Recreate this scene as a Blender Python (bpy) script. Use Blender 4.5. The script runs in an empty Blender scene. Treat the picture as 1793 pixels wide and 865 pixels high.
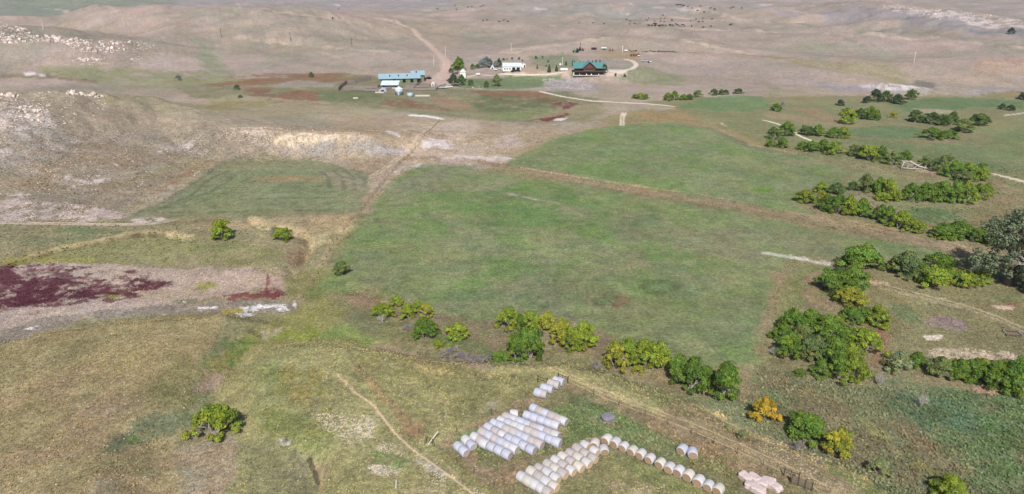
import bpy, bmesh, math, random
import numpy as np
from mathutils import Vector, Matrix
R = math.radians
random.seed(7); RNG = np.random.default_rng(7)
SC = bpy.context.scene; COL = SC.collection

# ------------------------------------------------------------ camera, sky, sun, exposure
FPX, PITCH, CAMH = 1195.0, R(21.5), 70.0
cam_d = bpy.data.cameras.new('camera'); cam = bpy.data.objects.new('camera', cam_d); COL.objects.link(cam)
cam.location = (0, 0, CAMH); cam.rotation_euler = (R(90)-PITCH, 0, 0)
cam_d.sensor_width = 36; cam_d.lens = 36*FPX/1793; cam_d.clip_start = 1; cam_d.clip_end = 20000
SC.camera = cam
SUN_EL, SUN_AZ = R(45), R(180)          # azimuth clockwise from +Y: the sun stands behind the camera
world = bpy.data.worlds.new('World'); SC.world = world; world.use_nodes = True
wn = world.node_tree.nodes; sky = wn.new('ShaderNodeTexSky'); sky.sky_type = 'NISHITA'; sky.sun_disc = False
sky.sun_elevation = SUN_EL; sky.sun_rotation = SUN_AZ; sky.air_density = 1.0; sky.dust_density = 1.5
world.node_tree.links.new(sky.outputs[0], wn['Background'].inputs[0]); wn['Background'].inputs[1].default_value = 0.09
sl = bpy.data.lights.new('sun', 'SUN'); sl.energy = 4.4; sl.angle = R(0.5); sl.color = (1, .955, .89)
so = bpy.data.objects.new('sun', sl); COL.objects.link(so)
sd = Vector((math.sin(SUN_AZ)*math.cos(SUN_EL), math.cos(SUN_AZ)*math.cos(SUN_EL), math.sin(SUN_EL)))
so.rotation_euler = sd.to_track_quat('Z', 'Y').to_euler(); so.location = (0, -50, 200)
SC.view_settings.view_transform = 'Standard'; SC.view_settings.look = 'None'
SC.view_settings.exposure = 0.42; SC.view_settings.gamma = 1
KALB = 0.72                              # display colour -> albedo

# ------------------------------------------------------------ numeric helpers
def hsh(ix, iy, s):
    h = (ix.astype(np.int64)*374761393 + iy.astype(np.int64)*668265263 + s*1442695041) & 0xffffffff
    h = ((h ^ (h >> 13))*1274126177) & 0xffffffff
    return ((h ^ (h >> 16)) & 0xffff).astype(np.float32)/65535.0
def vnoise(x, y, s):
    ix = np.floor(x); iy = np.floor(y); fx = (x-ix).astype(np.float32); fy = (y-iy).astype(np.float32)
    fx = fx*fx*(3-2*fx); fy = fy*fy*(3-2*fy)
    a = hsh(ix, iy, s); b = hsh(ix+1, iy, s); c = hsh(ix, iy+1, s); d = hsh(ix+1, iy+1, s)
    return a+(b-a)*fx+(c-a)*fy+(a-b-c+d)*fx*fy
def fbm(x, y, wl, octs=4, s=1, gain=.55):
    v = 0; a = 1; t = 0; c, n = math.cos(.6), math.sin(.6)
    for o in range(octs):
        v = v + a*vnoise(x/wl+17.3*o, y/wl-9.1*o, s+o*7); t += a; a *= gain; wl *= .5
        x, y = x*c-y*n, x*n+y*c
    return (v/t-.5)*2
def sst(a, b, v):
    t = np.clip((v-a)/(b-a), 0, 1); return t*t*(3-2*t)
def ray(px, py):
    a = (px-896.5)/FPX; b = -(py-432.5)/FPX
    dx, dy, dz = a, math.cos(PITCH)+b*math.sin(PITCH), -math.sin(PITCH)+b*math.cos(PITCH)
    return dx, dy, dz
def G(px, py, z=0):
    dx, dy, dz = ray(px, py); dz = min(dz, -.012); t = (z-CAMH)/dz
    return dx*t, dy*t
def seg(X, Y, p, q):
    vx, vy = q[0]-p[0], q[1]-p[1]; L = vx*vx+vy*vy+1e-9
    t = np.clip(((X-p[0])*vx+(Y-p[1])*vy)/L, 0, 1)
    return np.hypot(X-p[0]-t*vx, Y-p[1]-t*vy), t
def polysd(X, Y, P):
    d = np.full(X.shape, 1e9, np.float32); ins = np.zeros(X.shape, bool)
    for i in range(len(P)):
        p, q = P[i], P[(i+1) % len(P)]
        d = np.minimum(d, seg(X, Y, p, q)[0])
        if abs(p[1]-q[1]) > 1e-9:
            c = ((p[1] > Y) != (q[1] > Y)) & (X < (q[0]-p[0])*(Y-p[1])/(q[1]-p[1])+p[0]); ins ^= c
    return np.where(ins, -d, d)

# ------------------------------------------------------------ terrain height
# ridges: crest points (picture px, py, height m, front width, back width) turned into ground points
RIDGES = [
 [(-260,62,30,80,120),(-60,50,32,80,120),(20,43,32,80,120),(70,62,26,70,110),(150,68,22,60,100),(250,80,15,50,80),(330,100,5,30,50)],
 [(-150,42,22,70,90),(60,33,24,70,90),(200,16,34,90,90),(330,12,38,100,100),(480,10,40,140,100)],
 [(-300,180,24,60,45),(-60,176,24,58,45),(60,160,24,52,45),(130,160,22,46,45),(190,166,18,40,45),(300,195,12,34,45),(400,220,9,22,40),(480,231,8,12,40),(620,236,7,9,35),(660,246,2.5,8,20)],
 [(340,60,16,60,80),(430,46,20,70,80),(540,56,17,60,80),(640,76,11,50,60),(760,104,5,30,40)],
 [(640,26,14,70,90),(760,40,14,70,90),(900,40,14,70,90),(1000,42,14,70,90),(1100,46,14,70,90),(1200,48,14,70,90),(1350,56,13,70,90),(1500,63,13,70,90),(1800,78,12,70,90),(2000,88,12,70,90)],
 [(870,100,5,35,50),(960,80,9,45,50),(1050,70,11,45,50),(1200,72,11,45,50),(1300,86,8,40,50),(1420,104,4,35,40)],
 [(1210,93,7,22,30),(1290,99,7,25,30),(1400,117,7,25,30),(1500,136,5,20,25),(1610,154,3.5,9,20),(1640,160,1.5,9,20)],
 [(1360,104,6,40,60),(1460,101,9,45,70),(1600,109,9,45,70),(1800,103,12,45,70),(2000,100,12,45,70)],
 [(1660,150,3,14,25),(1790,158,4,14,25),(1960,165,4,14,25)],
 [(1480,4,30,90,160),(1600,17,30,90,160),(1700,30,28,90,160),(1850,40,26,90,160)],
 [(900,4,26,120,160),(1050,8,24,120,160),(1130,10,24,90,150),(1330,20,20,90,150)],
]
PLATS = [  # raised ground: outline in picture px, height, edge width
 ([(-400,650),(0,598),(200,560),(400,550),(440,562),(400,600),(350,660),(330,705),(240,765),(220,900),(-100,1300),(-700,1300)],3.2,9),
 ([(455,610),(600,600),(700,622),(850,643),(960,636),(1100,672),(1200,700),(1300,757),(1450,808),(1570,865),(1800,1100),(570,1100),(565,800),(470,770),(440,680)],2.6,8),
 ([(880,126),(910,108),(1000,96),(1110,90),(1165,108),(1140,130),(1080,134),(980,131)],6,26),
]
def gp(P, z=0): return [G(p[0], p[1], z) for p in P]
def height(X, Y):
    r = np.hypot(X, Y); Z4 = np.zeros(X.shape, np.float32)
    for rd in RIDGES:
        W = [G(p[0], p[1], p[2]) for p in rd]
        mx = max(max(p[3], p[4]) for p in rd)*2.4
        xs = [w[0] for w in W]; ys = [w[1] for w in W]
        m = (X > min(xs)-mx) & (X < max(xs)+mx) & (Y > min(ys)-mx) & (Y < max(ys)+mx)
        if not m.any(): continue
        x, y = X[m], Y[m]; z = np.zeros(x.shape)
        for i in range(len(W)-1):
            d, t = seg(x, y, W[i], W[i+1])
            cx = W[i][0]+(W[i+1][0]-W[i][0])*t; cy = W[i][1]+(W[i+1][1]-W[i][1])*t
            fr = sst(-1, 1, (np.hypot(cx, cy)-np.hypot(x, y))/15)
            h = rd[i][2]+(rd[i+1][2]-rd[i][2])*t
            wf = rd[i][3]+(rd[i+1][3]-rd[i][3])*t; wb = rd[i][4]+(rd[i+1][4]-rd[i][4])*t
            z = np.maximum(z, h*np.exp(-(d/(wf*fr+wb*(1-fr)))**2))
        Z4[m] += z**4
    Z = Z4**.25
    for P, h, w in PLATS:
        q = gp(P, h*.6); d = polysd(X, Y, q)+fbm(X, Y, 22, 4, 55)*4*(w < 20)
        Z = np.maximum(Z, h*sst(w*.5, -w*.5, d)*(1+.0*X))
    hill = sst(.8, 8, Z); far = sst(520, 1100, r)
    Z = Z + hill*(fbm(X, Y, 55, 5, 11)*3.0 + (np.abs(fbm(X, Y, 34, 4, 12))-.3)*5.0)*sst(2, 14, Z)
    Z = Z + far*((fbm(X, Y, 420, 5, 21)+.15)*14*sst(600, 2200, r)+(fbm(X, Y, 170, 4, 22))*10+np.abs(fbm(X, Y, 230, 4, 23))*13)
    Z = Z + sst(1500, 5000, r)*60
    Z = Z + fbm(X, Y, 45, 4, 31)*(.18+.5*sst(400, 700, r)) + fbm(X, Y, 6, 3, 33)*.06*sst(.2, 2, Z+.2*far)
    return Z
# polar sheet round the camera foot: finest where the photograph looks, coarse behind
rs = [12., 30., 48.]; 
while rs[-1] < 7000:
    r = rs[-1]; rs.append(r + (3 if r < 66 else min(max(.16, r*r/(CAMH*683)*.85), 6.5 if r < 1100 else .006*r)))
RS = np.array(rs)
TH = np.concatenate([np.linspace(-math.pi, -R(46), 60)[:-1], np.linspace(-R(46), R(46), 1260), np.linspace(R(46), math.pi, 60)[1:-1]])
RR, TT = np.meshgrid(RS, TH, indexing='ij'); GX = (RR*np.sin(TT)); GY = (RR*np.cos(TT))
GZ = height(GX, GY).astype(np.float64)
GULLY = [([(538,795),(552,830),(560,880),(575,960)],2.2,.8),([(505,640),(430,665),(380,700)],2,.5),([(600,600),(680,606),(760,622),(850,648),(930,648)],3,.7),
         ([(-40,480),(40,455),(100,437),(160,427),(230,411),(290,409),(330,417)],1.7,1.6),([(440,385),(462,396),(500,400),(530,410),(545,425),(532,445),(510,462),(520,480)],1.8,1.8),([(0,600),(130,560),(300,545),(440,540)],3,.5),([(505,480),(528,462),(538,440),(556,427),(585,420),(610,400)],2.0,1.2),([(610,505),(650,515),(700,540),(690,560)],2,.6),
         ([(1700,320),(1735,350),(1700,385),(1640,405)],4,.6)]
def zat(x, y):
    r = math.hypot(x, y); th = math.atan2(x, y)
    i = int(np.clip(np.searchsorted(RS, r)-1, 0, len(RS)-2)); j = int(np.clip(np.searchsorted(TH, th)-1, 0, len(TH)-2))
    a = min(max((r-RS[i])/(RS[i+1]-RS[i]), 0), 1); b = min(max((th-TH[j])/(TH[j+1]-TH[j]), 0), 1)
    return float((GZ[i, j]*(1-a)+GZ[i+1, j]*a)*(1-b)+(GZ[i, j+1]*(1-a)+GZ[i+1, j+1]*a)*b)
def U(px, py):
    """picture point -> ground point on the terrain (x, y, z, metres per picture px)"""
    dx, dy, dz = ray(px, py); hl = math.hypot(dx, dy); th = math.atan2(dx, dy); sl_ = -dz/hl
    j = int(np.clip(np.searchsorted(TH, th)-1, 0, len(TH)-2)); b = (th-TH[j])/(TH[j+1]-TH[j])
    zc = GZ[:, j]*(1-b)+GZ[:, j+1]*b; dif = zc-(CAMH-RS*sl_)
    k = np.nonzero(dif >= 0)[0]
    if len(k) == 0 or k[0] == 0: r = RS[-1] if len(k) == 0 else RS[0]
    else:
        k = k[0]; u = dif[k-1]/(dif[k-1]-dif[k]); r = RS[k-1]+(RS[k]-RS[k-1])*u
    x, y = r*math.sin(th), r*math.cos(th)
    return x, y, zat(x, y), r/hl/FPX
for P, w, dep in GULLY:
    W = [U(*p)[:2] for p in P]; d = np.full(GX.shape, 1e9)
    for i in range(len(W)-1): d = np.minimum(d, seg(GX, GY, W[i], W[i+1])[0])
    GZ -= dep*np.exp(-(d/w)**2)

# ------------------------------------------------------------ ground colour (albedo painted per vertex, in ground coordinates)
def lin(c):
    c = np.array(c, np.float64)/255.0
    return np.where(c <= .04045, c/12.92, ((c+.055)/1.055)**2.4)
C = np.zeros(GX.shape+(3,), np.float32)
def mixc(sl_, m, c):
    c = lin(c).astype(np.float32); C[sl_] += (c-C[sl_])*m[..., None].astype(np.float32)
def window(W, mar):
    r = [math.hypot(*w[:2]) for w in W]; t = [math.atan2(w[0], w[1]) for w in W]; rm = max(min(r), 40)
    i0, i1 = np.searchsorted(RS, min(r)-mar), np.searchsorted(RS, max(r)+mar)
    j0, j1 = np.searchsorted(TH, min(t)-mar/rm), np.searchsorted(TH, max(t)+mar/rm)
    return (slice(max(i0-1, 0), i1+1), slice(max(j0-1, 0), j1+1))
SEED = [100]
def P(pts, col, soft=5, warp=8, a=1.0, patchy=None, wl=40, aniso=1):
    """patch of ground: outline in picture px; soft/warp/wl sized in picture px at the patch's distance"""
    W = [U(*p) for p in pts]; m = sorted(w[3] for w in W)[len(W)//2]; SEED[0] += 5
    s = window(W, (soft+warp)*m*1.5); x, y = GX[s], GY[s]
    if x.size == 0: return
    d = polysd(x, y, [w[:2] for w in W])
    n = fbm(x, y, wl*m, 5, SEED[0], .62)
    v = sst(soft*m*1.6, -soft*m*1.6, d+n*warp*m*2.6+fbm(x, y, wl*m*.22, 3, SEED[0]+2)*min(warp, 6)*m*1.2)
    if patchy is not None:
        n2 = fbm(x*.85, y, patchy[0]*m, 5, SEED[0]+3, .65); v = v*sst(patchy[1]-.2, patchy[1]+.16, n2)
    elif soft > 1.6 and a < .94: v = v*(.6+.4*sst(-.35, .15, fbm(x, y, 14*m, 5, SEED[0]+4, .7)))
    mixc(s, v*a, col)
def S(pts, wid, col, soft=.6, a=1.0, warp=.5, patchy=None, wl=20):
    """stroke of ground: width in metres"""
    W = [U(*p) for p in pts]; m = sorted(w[3] for w in W)[len(W)//2]; SEED[0] += 5
    s = window(W, wid*2+warp*2+2); x, y = GX[s], GY[s]
    if x.size == 0: return
    d = np.full(x.shape, 1e9, np.float32)
    for i in range(len(W)-1): d = np.minimum(d, seg(x, y, W[i], W[i+1])[0])
    n = fbm(x, y, wl*m, 4, SEED[0], .6)
    v = sst(wid*.5*(1+soft), wid*.5*(1-soft), d+n*warp*wid)
    if patchy is not None: v = v*sst(patchy-.15, patchy+.15, fbm(x, y, wl*m*1.5, 4, SEED[0]+3, .65))
    mixc(s, v*a, col)
# base: dry prairie, tan to mauve, olive in hollows
ALL = (slice(None), slice(None))
C[:] = lin((163, 148, 128))
n1 = fbm(GX, GY, 160, 6, 41, .6); n2 = fbm(GX, GY, 45, 6, 42, .62); n3 = fbm(GX, GY, 420, 5, 43, .6)
mixc(ALL, sst(-.1, .5, n1)*.6, (150, 140, 112)); mixc(ALL, sst(.0, .5, n2)*.5, (174, 154, 134)); mixc(ALL, sst(.05, .5, -n2)*.45, (140, 134, 112))
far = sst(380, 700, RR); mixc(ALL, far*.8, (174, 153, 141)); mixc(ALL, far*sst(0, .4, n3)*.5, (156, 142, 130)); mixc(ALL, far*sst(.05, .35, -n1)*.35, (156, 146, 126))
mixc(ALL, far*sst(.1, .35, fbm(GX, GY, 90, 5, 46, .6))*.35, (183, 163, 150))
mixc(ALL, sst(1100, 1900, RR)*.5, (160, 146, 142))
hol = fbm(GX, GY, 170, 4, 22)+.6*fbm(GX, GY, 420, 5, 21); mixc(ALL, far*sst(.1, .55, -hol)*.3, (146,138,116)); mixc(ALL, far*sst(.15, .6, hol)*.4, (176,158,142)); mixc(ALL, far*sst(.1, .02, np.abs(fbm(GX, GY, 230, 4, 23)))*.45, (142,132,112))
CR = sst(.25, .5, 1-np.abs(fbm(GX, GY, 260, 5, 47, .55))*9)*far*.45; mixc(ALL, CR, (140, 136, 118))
GRN=(102,119,82); DRY=(152,134,108); TAN=(168,150,126)
# --- far country
P([(-300,38),(0,36),(110,24),(200,13),(320,2),(330,-12),(-300,-12)],(134,137,120),4,5)
P([(60,12),(180,4),(290,-4),(290,-9),(30,0)],(134,140,118),3,4)
S([(375,4),(420,13),(480,20),(540,27),(600,32),(660,33),(700,38)],5,(186,160,142),a=.8)
S([(450,18),(500,25),(560,33),(640,33)],2.5,(120,110,98),a=.6)
S([(130,0),(190,6)],6,(190,165,150))
P([(300,8),(450,12),(620,8),(800,12),(800,-10),(300,-12)],(150,143,142),8,10,.7)
P([(1330,18),(1500,12),(1793,42),(1793,62),(1600,50),(1450,38)],(150,142,142),8,14,.75)
P([(1660,45),(1793,52),(1793,60),(1680,52)],(128,130,130),3,4,.8)
P([(640,0),(900,6),(1200,0),(1340,10),(1200,24),(900,22),(700,14)],(152,146,138),8,14,.7,(30,-.2))
for q in [[(1540,12),(1600,12),(1700,24),(1793,36),(1793,50),(1700,44),(1600,30),(1545,22)]]: P(q,(206,190,182),3,4,.9,(14,.12))
for x,y,w,h in [(1150,13,30,5),(1205,17,45,7),(1095,7,22,3),(945,16,22,4),(590,9,12,3),(875,16,10,3),(1095,25,12,3),(1340,8,20,3),(1700,42,16,4),(1610,19,40,7),(1660,26,50,7),(1740,36,60,6)]:
    P([(x-w/2,y-h/2),(x+w/2,y-h/3),(x+w/2,y+h/2),(x-w/3,y+h/2)],(200,184,176),2,3,.8,(8,-.1))
for q in [[(0,18),(100,15),(200,19)],[(900,38),(1050,45),(1170,46),(1250,52),(1340,56)],[(900,92),(960,80),(1050,69),(1150,66),(1210,74),(1300,92)],[(1350,55),(1550,64),(1793,82)],[(1250,20),(1270,28),(1300,35),(1400,40)],[(1160,28),(1240,35),(1290,38)],
          [(420,65),(520,75),(600,85),(700,93)],[(840,100),(890,88),(900,85)]]: S(q,9,(194,174,152),a=.7,warp=.8,patchy=-.15)
for q in [[(1360,40),(1500,45)],[(1500,56),(1640,61),(1700,66)],[(700,66),(800,60),(880,56)],[(950,20),(1050,28),(1160,33)],[(1480,70),(1540,88),(1570,98)],[(270,20),(330,28),(400,30)]]: S(q,14,(134,134,116),a=.6,warp=1.1,patchy=-.1)
P([(330,62),(380,75),(390,110),(360,115),(345,80)],(140,142,116),5,8,.7)
P([(470,120),(500,95),(560,60),(530,70),(480,95),(455,120)],(140,140,112),5,9,.6,(20,-.1))
P([(1280,80),(1350,70),(1450,72),(1560,92),(1580,100),(1480,98),(1380,88)],(148,146,122),8,10,.7,(20,-.1))
P([(640,40),(760,75),(800,100),(810,60),(740,30)],(172,152,128),8,10,.5)
P([(1740,102),(1793,100),(1793,130),(1740,135),(1690,120)],(166,138,112),6,10,.7,(14,-.1))
S([(1345,98),(1400,105),(1440,112),(1500,125),(1560,138),(1610,152)],9,(150,136,98),a=.8)
S([(1210,92),(1300,96),(1350,101),(1400,112),(1450,122)],7,(150,130,94),a=.8)
P([(1400,106),(1500,108),(1570,112),(1600,135),(1560,140),(1480,122)],(150,140,108),5,7,.8)
P([(1200,96),(1290,102),(1380,116),(1480,135),(1440,150),(1340,148),(1230,130),(1190,110)],(163,147,136),6,8,.8)
P([(1410,140),(1500,148),(1600,152),(1640,160),(1560,163),(1450,158)],(152,144,146),5,6,.7,(16,-.2))
P([(1500,152),(1530,157),(1600,158),(1637,157),(1620,150),(1590,149)],(206,198,196),2,3,.9,(9,.0))
P([(1690,158),(1793,155),(1793,166),(1700,166)],(156,148,148),3,5,.7); P([(1745,160),(1793,160),(1793,167),(1755,166)],(200,192,192),2,3,.8,(9,.0))
P([(1600,138),(1640,145),(1640,158),(1600,150)],(112,106,94),3,4,.8)
P([(1180,135),(1280,125),(1360,140),(1350,165),(1250,165),(1190,155)],(158,142,126),5,8,.8,(16,-.2))
P([(1340,150),(1400,160),(1480,168),(1500,180),(1390,185),(1345,175)],(148,136,108),4,6,.9)
# red gravel road and farmyard dirt
S([(672,33),(700,42),(730,60),(752,78),(772,98),(782,112),(777,128),(782,142)],9,(186,160,144),warp=.12)
P([(768,128),(786,132),(800,142),(785,150),(760,156),(748,146),(735,141),(752,138)],(194,170,154),1.5,2)
P([(590,165),(620,148),(650,142),(750,140),(765,150),(768,160),(760,170),(640,165)],(156,132,118),2,3,.85)
P([(590,165),(640,152),(700,158),(760,156),(760,165),(650,166)],(142,116,106),2,3,.7,(14,-.15))
S([(745,100),(700,82),(640,68),(610,66)],3,(186,160,136),a=.5)
S([(560,90),(600,104),(640,122),(655,130)],4,(180,154,132),a=.6)
# homestead lawns, drives
P([(795,138),(900,132),(985,128),(1000,134),(960,152),(900,156),(800,154)],(112,126,88),3,4,.95)
P([(925,100),(985,92),(1010,100),(1010,118),(960,124),(930,118)],(122,130,96),3,5,.8)
P([(1060,118),(1110,115),(1190,130),(1200,150),(1130,150),(1080,140)],(128,132,98),5,7,.8)
P([(850,112),(930,112),(985,124),(900,130),(860,124)],(170,148,128),3,4,.9)
P([(1045,103),(1100,106),(1108,117),(1090,124),(1052,124)],(150,140,126),3,4,.8)
P([(1020,88),(1110,88),(1120,105),(1060,102)],(158,138,106),3,4,.8)
P([(1053,121),(1095,123),(1098,131),(1070,135),(1055,128)],(200,176,160),1.5,2)
P([(978,126),(1000,128),(998,136),(984,135)],(188,166,146),2,2)
S([(810,137),(840,131),(880,129),(930,131),(975,128),(1008,122)],3.2,(204,184,164),warp=.1)
S([(1056,123),(1085,127),(1105,121),(1114,114),(1108,107),(1095,104)],3.4,(208,192,174),warp=.1)
# gullied grey slope beneath the lodge
P([(945,150),(965,137),(1010,135),(1040,140),(1052,150),(1045,159),(1010,161),(960,160)],(156,146,142),4,6,.8)
P([(950,138),(1010,138),(1040,148),(1030,156),(965,155)],(178,168,166),2,3,.7,(5,.05))
P([(1090,140),(1200,150),(1250,160),(1200,168),(1100,165),(1080,155)],(166,148,134),4,6,.8,(14,-.1))
# valley around the barns
P([(300,150),(420,140),(560,130),(650,132),(800,156),(1000,160),(1060,180),(1050,205),(960,215),(840,212),(700,195),(560,190),(430,182),(330,170)],(124,122,88),5,8,.9)
P([(290,140),(450,128),(600,128),(655,136),(600,150),(470,150),(330,152)],(138,104,80),4,5,.85,(26,-.15))
P([(470,150),(520,140),(590,146),(580,152)],(156,148,138),2,3,.8)
P([(430,154),(500,156),(560,160),(560,182),(470,180),(432,170)],(132,94,76),4,6,.8,(22,-.12))
P([(480,170),(550,172),(560,182),(500,184)],(142,100,82),3,5,.7,(18,-.1))
P([(640,178),(700,172),(760,185),(800,195),(700,190)],(132,96,76),3,4,.8,(16,-.15))
P([(550,158),(640,158),(690,170),(650,180),(560,176)],(106,114,76),4,6,.8)
P([(740,170),(790,170),(830,190),(800,193),(765,182)],(156,122,98),2.5,5,.6,(26,-.2))
P([(820,158),(960,160),(1000,170),(960,182),(860,176),(830,165)],(136,100,76),4,6,.85,(22,-.1))
P([(850,166),(960,172),(980,190),(920,200),(840,196),(820,180)],(98,106,74),4,6,.8,(22,-.1))
P([(850,198),(960,190),(975,205),(900,212),(850,210)],(124,134,84),4,6,.65)
P([(930,205),(1000,185),(1050,180),(1060,195),(1010,212),(950,218)],(148,136,106),3,4,.8)
for q in [[(962,183),(990,177),(1012,182),(1000,188),(985,196),(1005,200),(960,212),(940,210),(985,200),(985,190)],[(945,207),(985,205),(960,213),(920,212)]]: P(q,(118,62,66),1.2,2.5,.9,(12,-.15))
P([(972,208),(995,206),(985,212),(965,212)],(216,206,200),1,1.5)
P([(0,128),(60,128),(180,140),(170,146),(100,138),(0,134)],(116,102,74),2,3,.85)
P([(60,118),(230,120),(360,125),(420,140),(300,155),(180,150),(160,140),(80,130)],(140,140,104),4,6,.85,(26,-.2))
S([(50,129),(72,131)],4,(220,210,205))
P([(355,80),(400,120),(420,135),(380,130),(345,100)],(132,136,106),4,6,.7)
S([(400,150),(520,152),(640,152)],5,(160,146,128),a=.6)
P([(150,165),(400,165),(560,178),(700,195),(640,205),(420,200),(250,195),(180,180)],(158,146,116),4,6,.9,(30,-.25))
P([(380,170),(480,180),(440,190),(330,190)],(146,132,84),3,6,.7,(24,-.1))
# tan ground north of the big field
P([(560,200),(720,205),(830,212),(900,218),(990,225),(900,285),(820,285),(720,290),(640,370),(610,400),(560,385),(640,340),(600,290),(600,255)],(166,147,122),6,10,.95)
P([(680,215),(830,215),(840,280),(720,285)],(172,148,122),6,10,.5,(24,0))
S([(722,202),(745,203),(772,208)],4,(226,220,214),warp=.3)
P([(700,215),(830,212),(860,250),(900,285),(800,292),(735,288),(690,310),(660,340),(650,330),(690,280)],(188,168,150),8,10,.75,(24,-.1))
P([(700,300),(760,286),(850,292),(880,305),(800,312),(720,318)],(152,144,120),8,10,.6)
for q in [[(675,228),(690,235),(720,245),(700,240)],[(640,250),(690,262),(720,272),(680,268)],[(730,240),(790,248),(785,262),(745,262)],[(755,278),(800,272),(900,276),(940,282),(860,280)],[(690,300),(720,290),(740,286),(700,298)]]: P(q,(210,196,188),3,5,.85,(16,-.1))
P([(620,258),(700,262),(720,270),(660,270)],(180,168,166),3,4,.7,(12,-.1))
P([(770,283),(820,288),(850,305),(830,318),(800,305)],(160,146,140),3,5,.8,(14,-.1)); P([(860,240),(905,232),(915,255),(880,262)],(190,170,158),3,6,.7,(16,-.05))
S([(772,210),(735,245),(700,285),(665,325),(630,370)],2.0,(138,120,92),a=.5)
for o in (0,7): S([(762+o,216),(725+o,250),(690+o,280),(650+o,308),(600+o,328),(560+o,350),(525+o,375)],.9,(208,186,158),a=.7)
P([(820,280),(860,283),(940,298),(1050,320),(1040,328),(930,308),(860,296)],(168,142,116),2,3,.9)
# badland nose: pale caps over grey shale, mottled slopes
P([(380,225),(480,222),(620,232),(650,244),(600,252),(480,252),(400,245)],(184,162,138),4,5,.8,(22,-.2))
P([(478,250),(490,238),(520,230),(570,234),(625,238),(600,246),(540,252),(500,254)],(224,204,172),1.5,5,.95,(7,-.02))
P([(400,225),(450,222),(480,232),(450,238),(410,234)],(214,194,170),2,3,.8,(10,-.02))
P([(440,252),(600,250),(720,262),(700,272),(560,272),(440,268)],(152,144,136),5,7,.7,(26,-.25))
P([(270,250),(345,245),(360,265),(290,275)],(196,184,182),3,4,.7,(12,-.02))
P([(225,290),(270,285),(285,305),(250,310)],(150,142,146),3,4,.8)
P([(0,175),(250,190),(420,225),(470,270),(380,285),(300,320),(200,375),(0,385)],(142,128,110),8,10,.85)
P([(0,240),(200,250),(330,270),(280,330),(100,340),(0,330)],(140,122,98),6,12,.7,(30,-.02))
P([(0,200),(90,210),(160,250),(60,300),(0,290)],(155,144,132),6,10,.7,(26,-.25))
P([(120,250),(260,230),(300,290),(200,330),(90,330)],(154,140,126),6,12,.5,(22,.06))
for q in [[(10,165),(50,170),(85,205),(95,225),(50,215),(0,235),(0,190)]]: P(q,(196,180,172),3,5,.75,(8,.05))
P([(380,150),(60,150),(0,160),(0,176),(60,158),(180,160),(300,172)],(138,126,108),3,5,.5)
for x,y,w in [(40,230,40),(110,310,40),(170,315,70),(205,287,26),(280,262,40),(320,255,40),(30,340,60),(130,320,50),(300,325,20),(10,265,20)]:
    P([(x-w/2,y),(x,y-6),(x+w/2,y),(x,y+7)],(206,190,182),3,5,.8,(10,.04))
P([(-20,350),(120,352),(200,370),(230,385),(100,388),(-20,385)],(188,168,160),5,8,.85,(16,-.05))
P([(180,330),(330,300),(400,265),(340,270),(200,310)],(144,136,102),6,9,.6,(26,-.05))
P([(330,310),(400,270),(350,285),(280,330),(225,372),(215,368)],(150,126,94),4,5,.7)
# curved mown field at left
P([(205,386),(300,345),(365,300),(400,280),(500,277),(575,285),(640,305),(645,335),(625,378),(500,383),(350,386)],(130,131,98),3,4,.95)
P([(230,384),(330,340),(420,300),(540,300),(600,330),(620,360),(500,378)],(118,128,90),6,10,.5,(30,-.1))
P([(430,310),(540,306),(575,312),(560,318),(440,318)],(158,132,96),3,4,.7)
P([(200,388),(260,375),(330,385),(280,392)],(150,140,136),4,5,.7)
P([(560,300),(640,305),(640,335),(590,330)],(150,138,114),4,5,.7)
P([(350,283),(450,268),(560,275),(500,290),(400,290)],(128,122,94),4,6,.7,(20,-.1))
for q in [[(215,384),(290,352),(340,320),(375,298)],[(270,370),(330,345),(370,312),(400,300)],[(310,358),(370,335),(410,310)],[(560,300),(575,310),(578,330)],[(585,300),(600,310),(603,332)],[(602,298),(620,310),(622,333)],[(625,305),(640,318),(640,334)],[(615,296),(635,303)]]:
    S(q,1.5,(86,88,70),a=.42,warp=.5,patchy=-.3)
for y in (330,340,350,360,372): S([(300+2*(372-y),y),(400,y-1),(500,y-3),(590,y-4)],.9,(90,98,72),a=.65,warp=.6,patchy=-.05)
# pasture south of the lane at left
P([(-300,392),(640,370),(900,285),(1100,200),(1400,168),(2100,168),(2300,1100),(-900,1100)],(136,130,96),4,8,1)
P([(-300,392),(640,370),(900,285),(1100,200),(1400,168),(2100,168),(2300,1100),(-900,1100)],(142,126,98),8,20,.7,(50,0))
P([(-20,392),(300,395),(480,378),(630,372),(600,410),(560,470),(530,520),(510,560),(440,545),(300,550),(150,570),(0,600),(-60,600)],(146,136,104),4,6,.95)
P([(440,385),(630,375),(605,410),(540,408),(450,402),(330,398)],(170,149,116),5,7,.75,(18,-.15))
P([(540,378),(625,374),(615,385),(560,388)],(178,154,120),3,6,.7)
P([(100,398),(200,402),(260,405),(180,425),(60,430),(0,420)],(116,120,88),4,7,.8,(24,-.1))
P([(120,395),(180,398),(160,408),(100,405)],(104,124,88),3,5,.7)
S([(-10,390),(90,391),(200,393),(280,391),(310,384)],1.4,(190,174,158),warp=.4,a=.8)
P([(230,384),(270,380),(300,384),(270,391),(235,390)],(208,192,182),2,3,.8,(9,-.05))
P([(0,455),(120,425),(260,408),(340,412),(380,430),(300,460),(100,462)],(140,136,92),3,5,.8,(24,-.25))
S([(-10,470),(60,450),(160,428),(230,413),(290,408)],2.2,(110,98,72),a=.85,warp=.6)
S([(-40,474),(40,451),(100,433),(160,423),(230,407),(290,405),(335,413)],1.3,(176,158,118),a=.75,warp=.7)  # sunlit face of the cut bank, painted as a tan stroke
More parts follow.
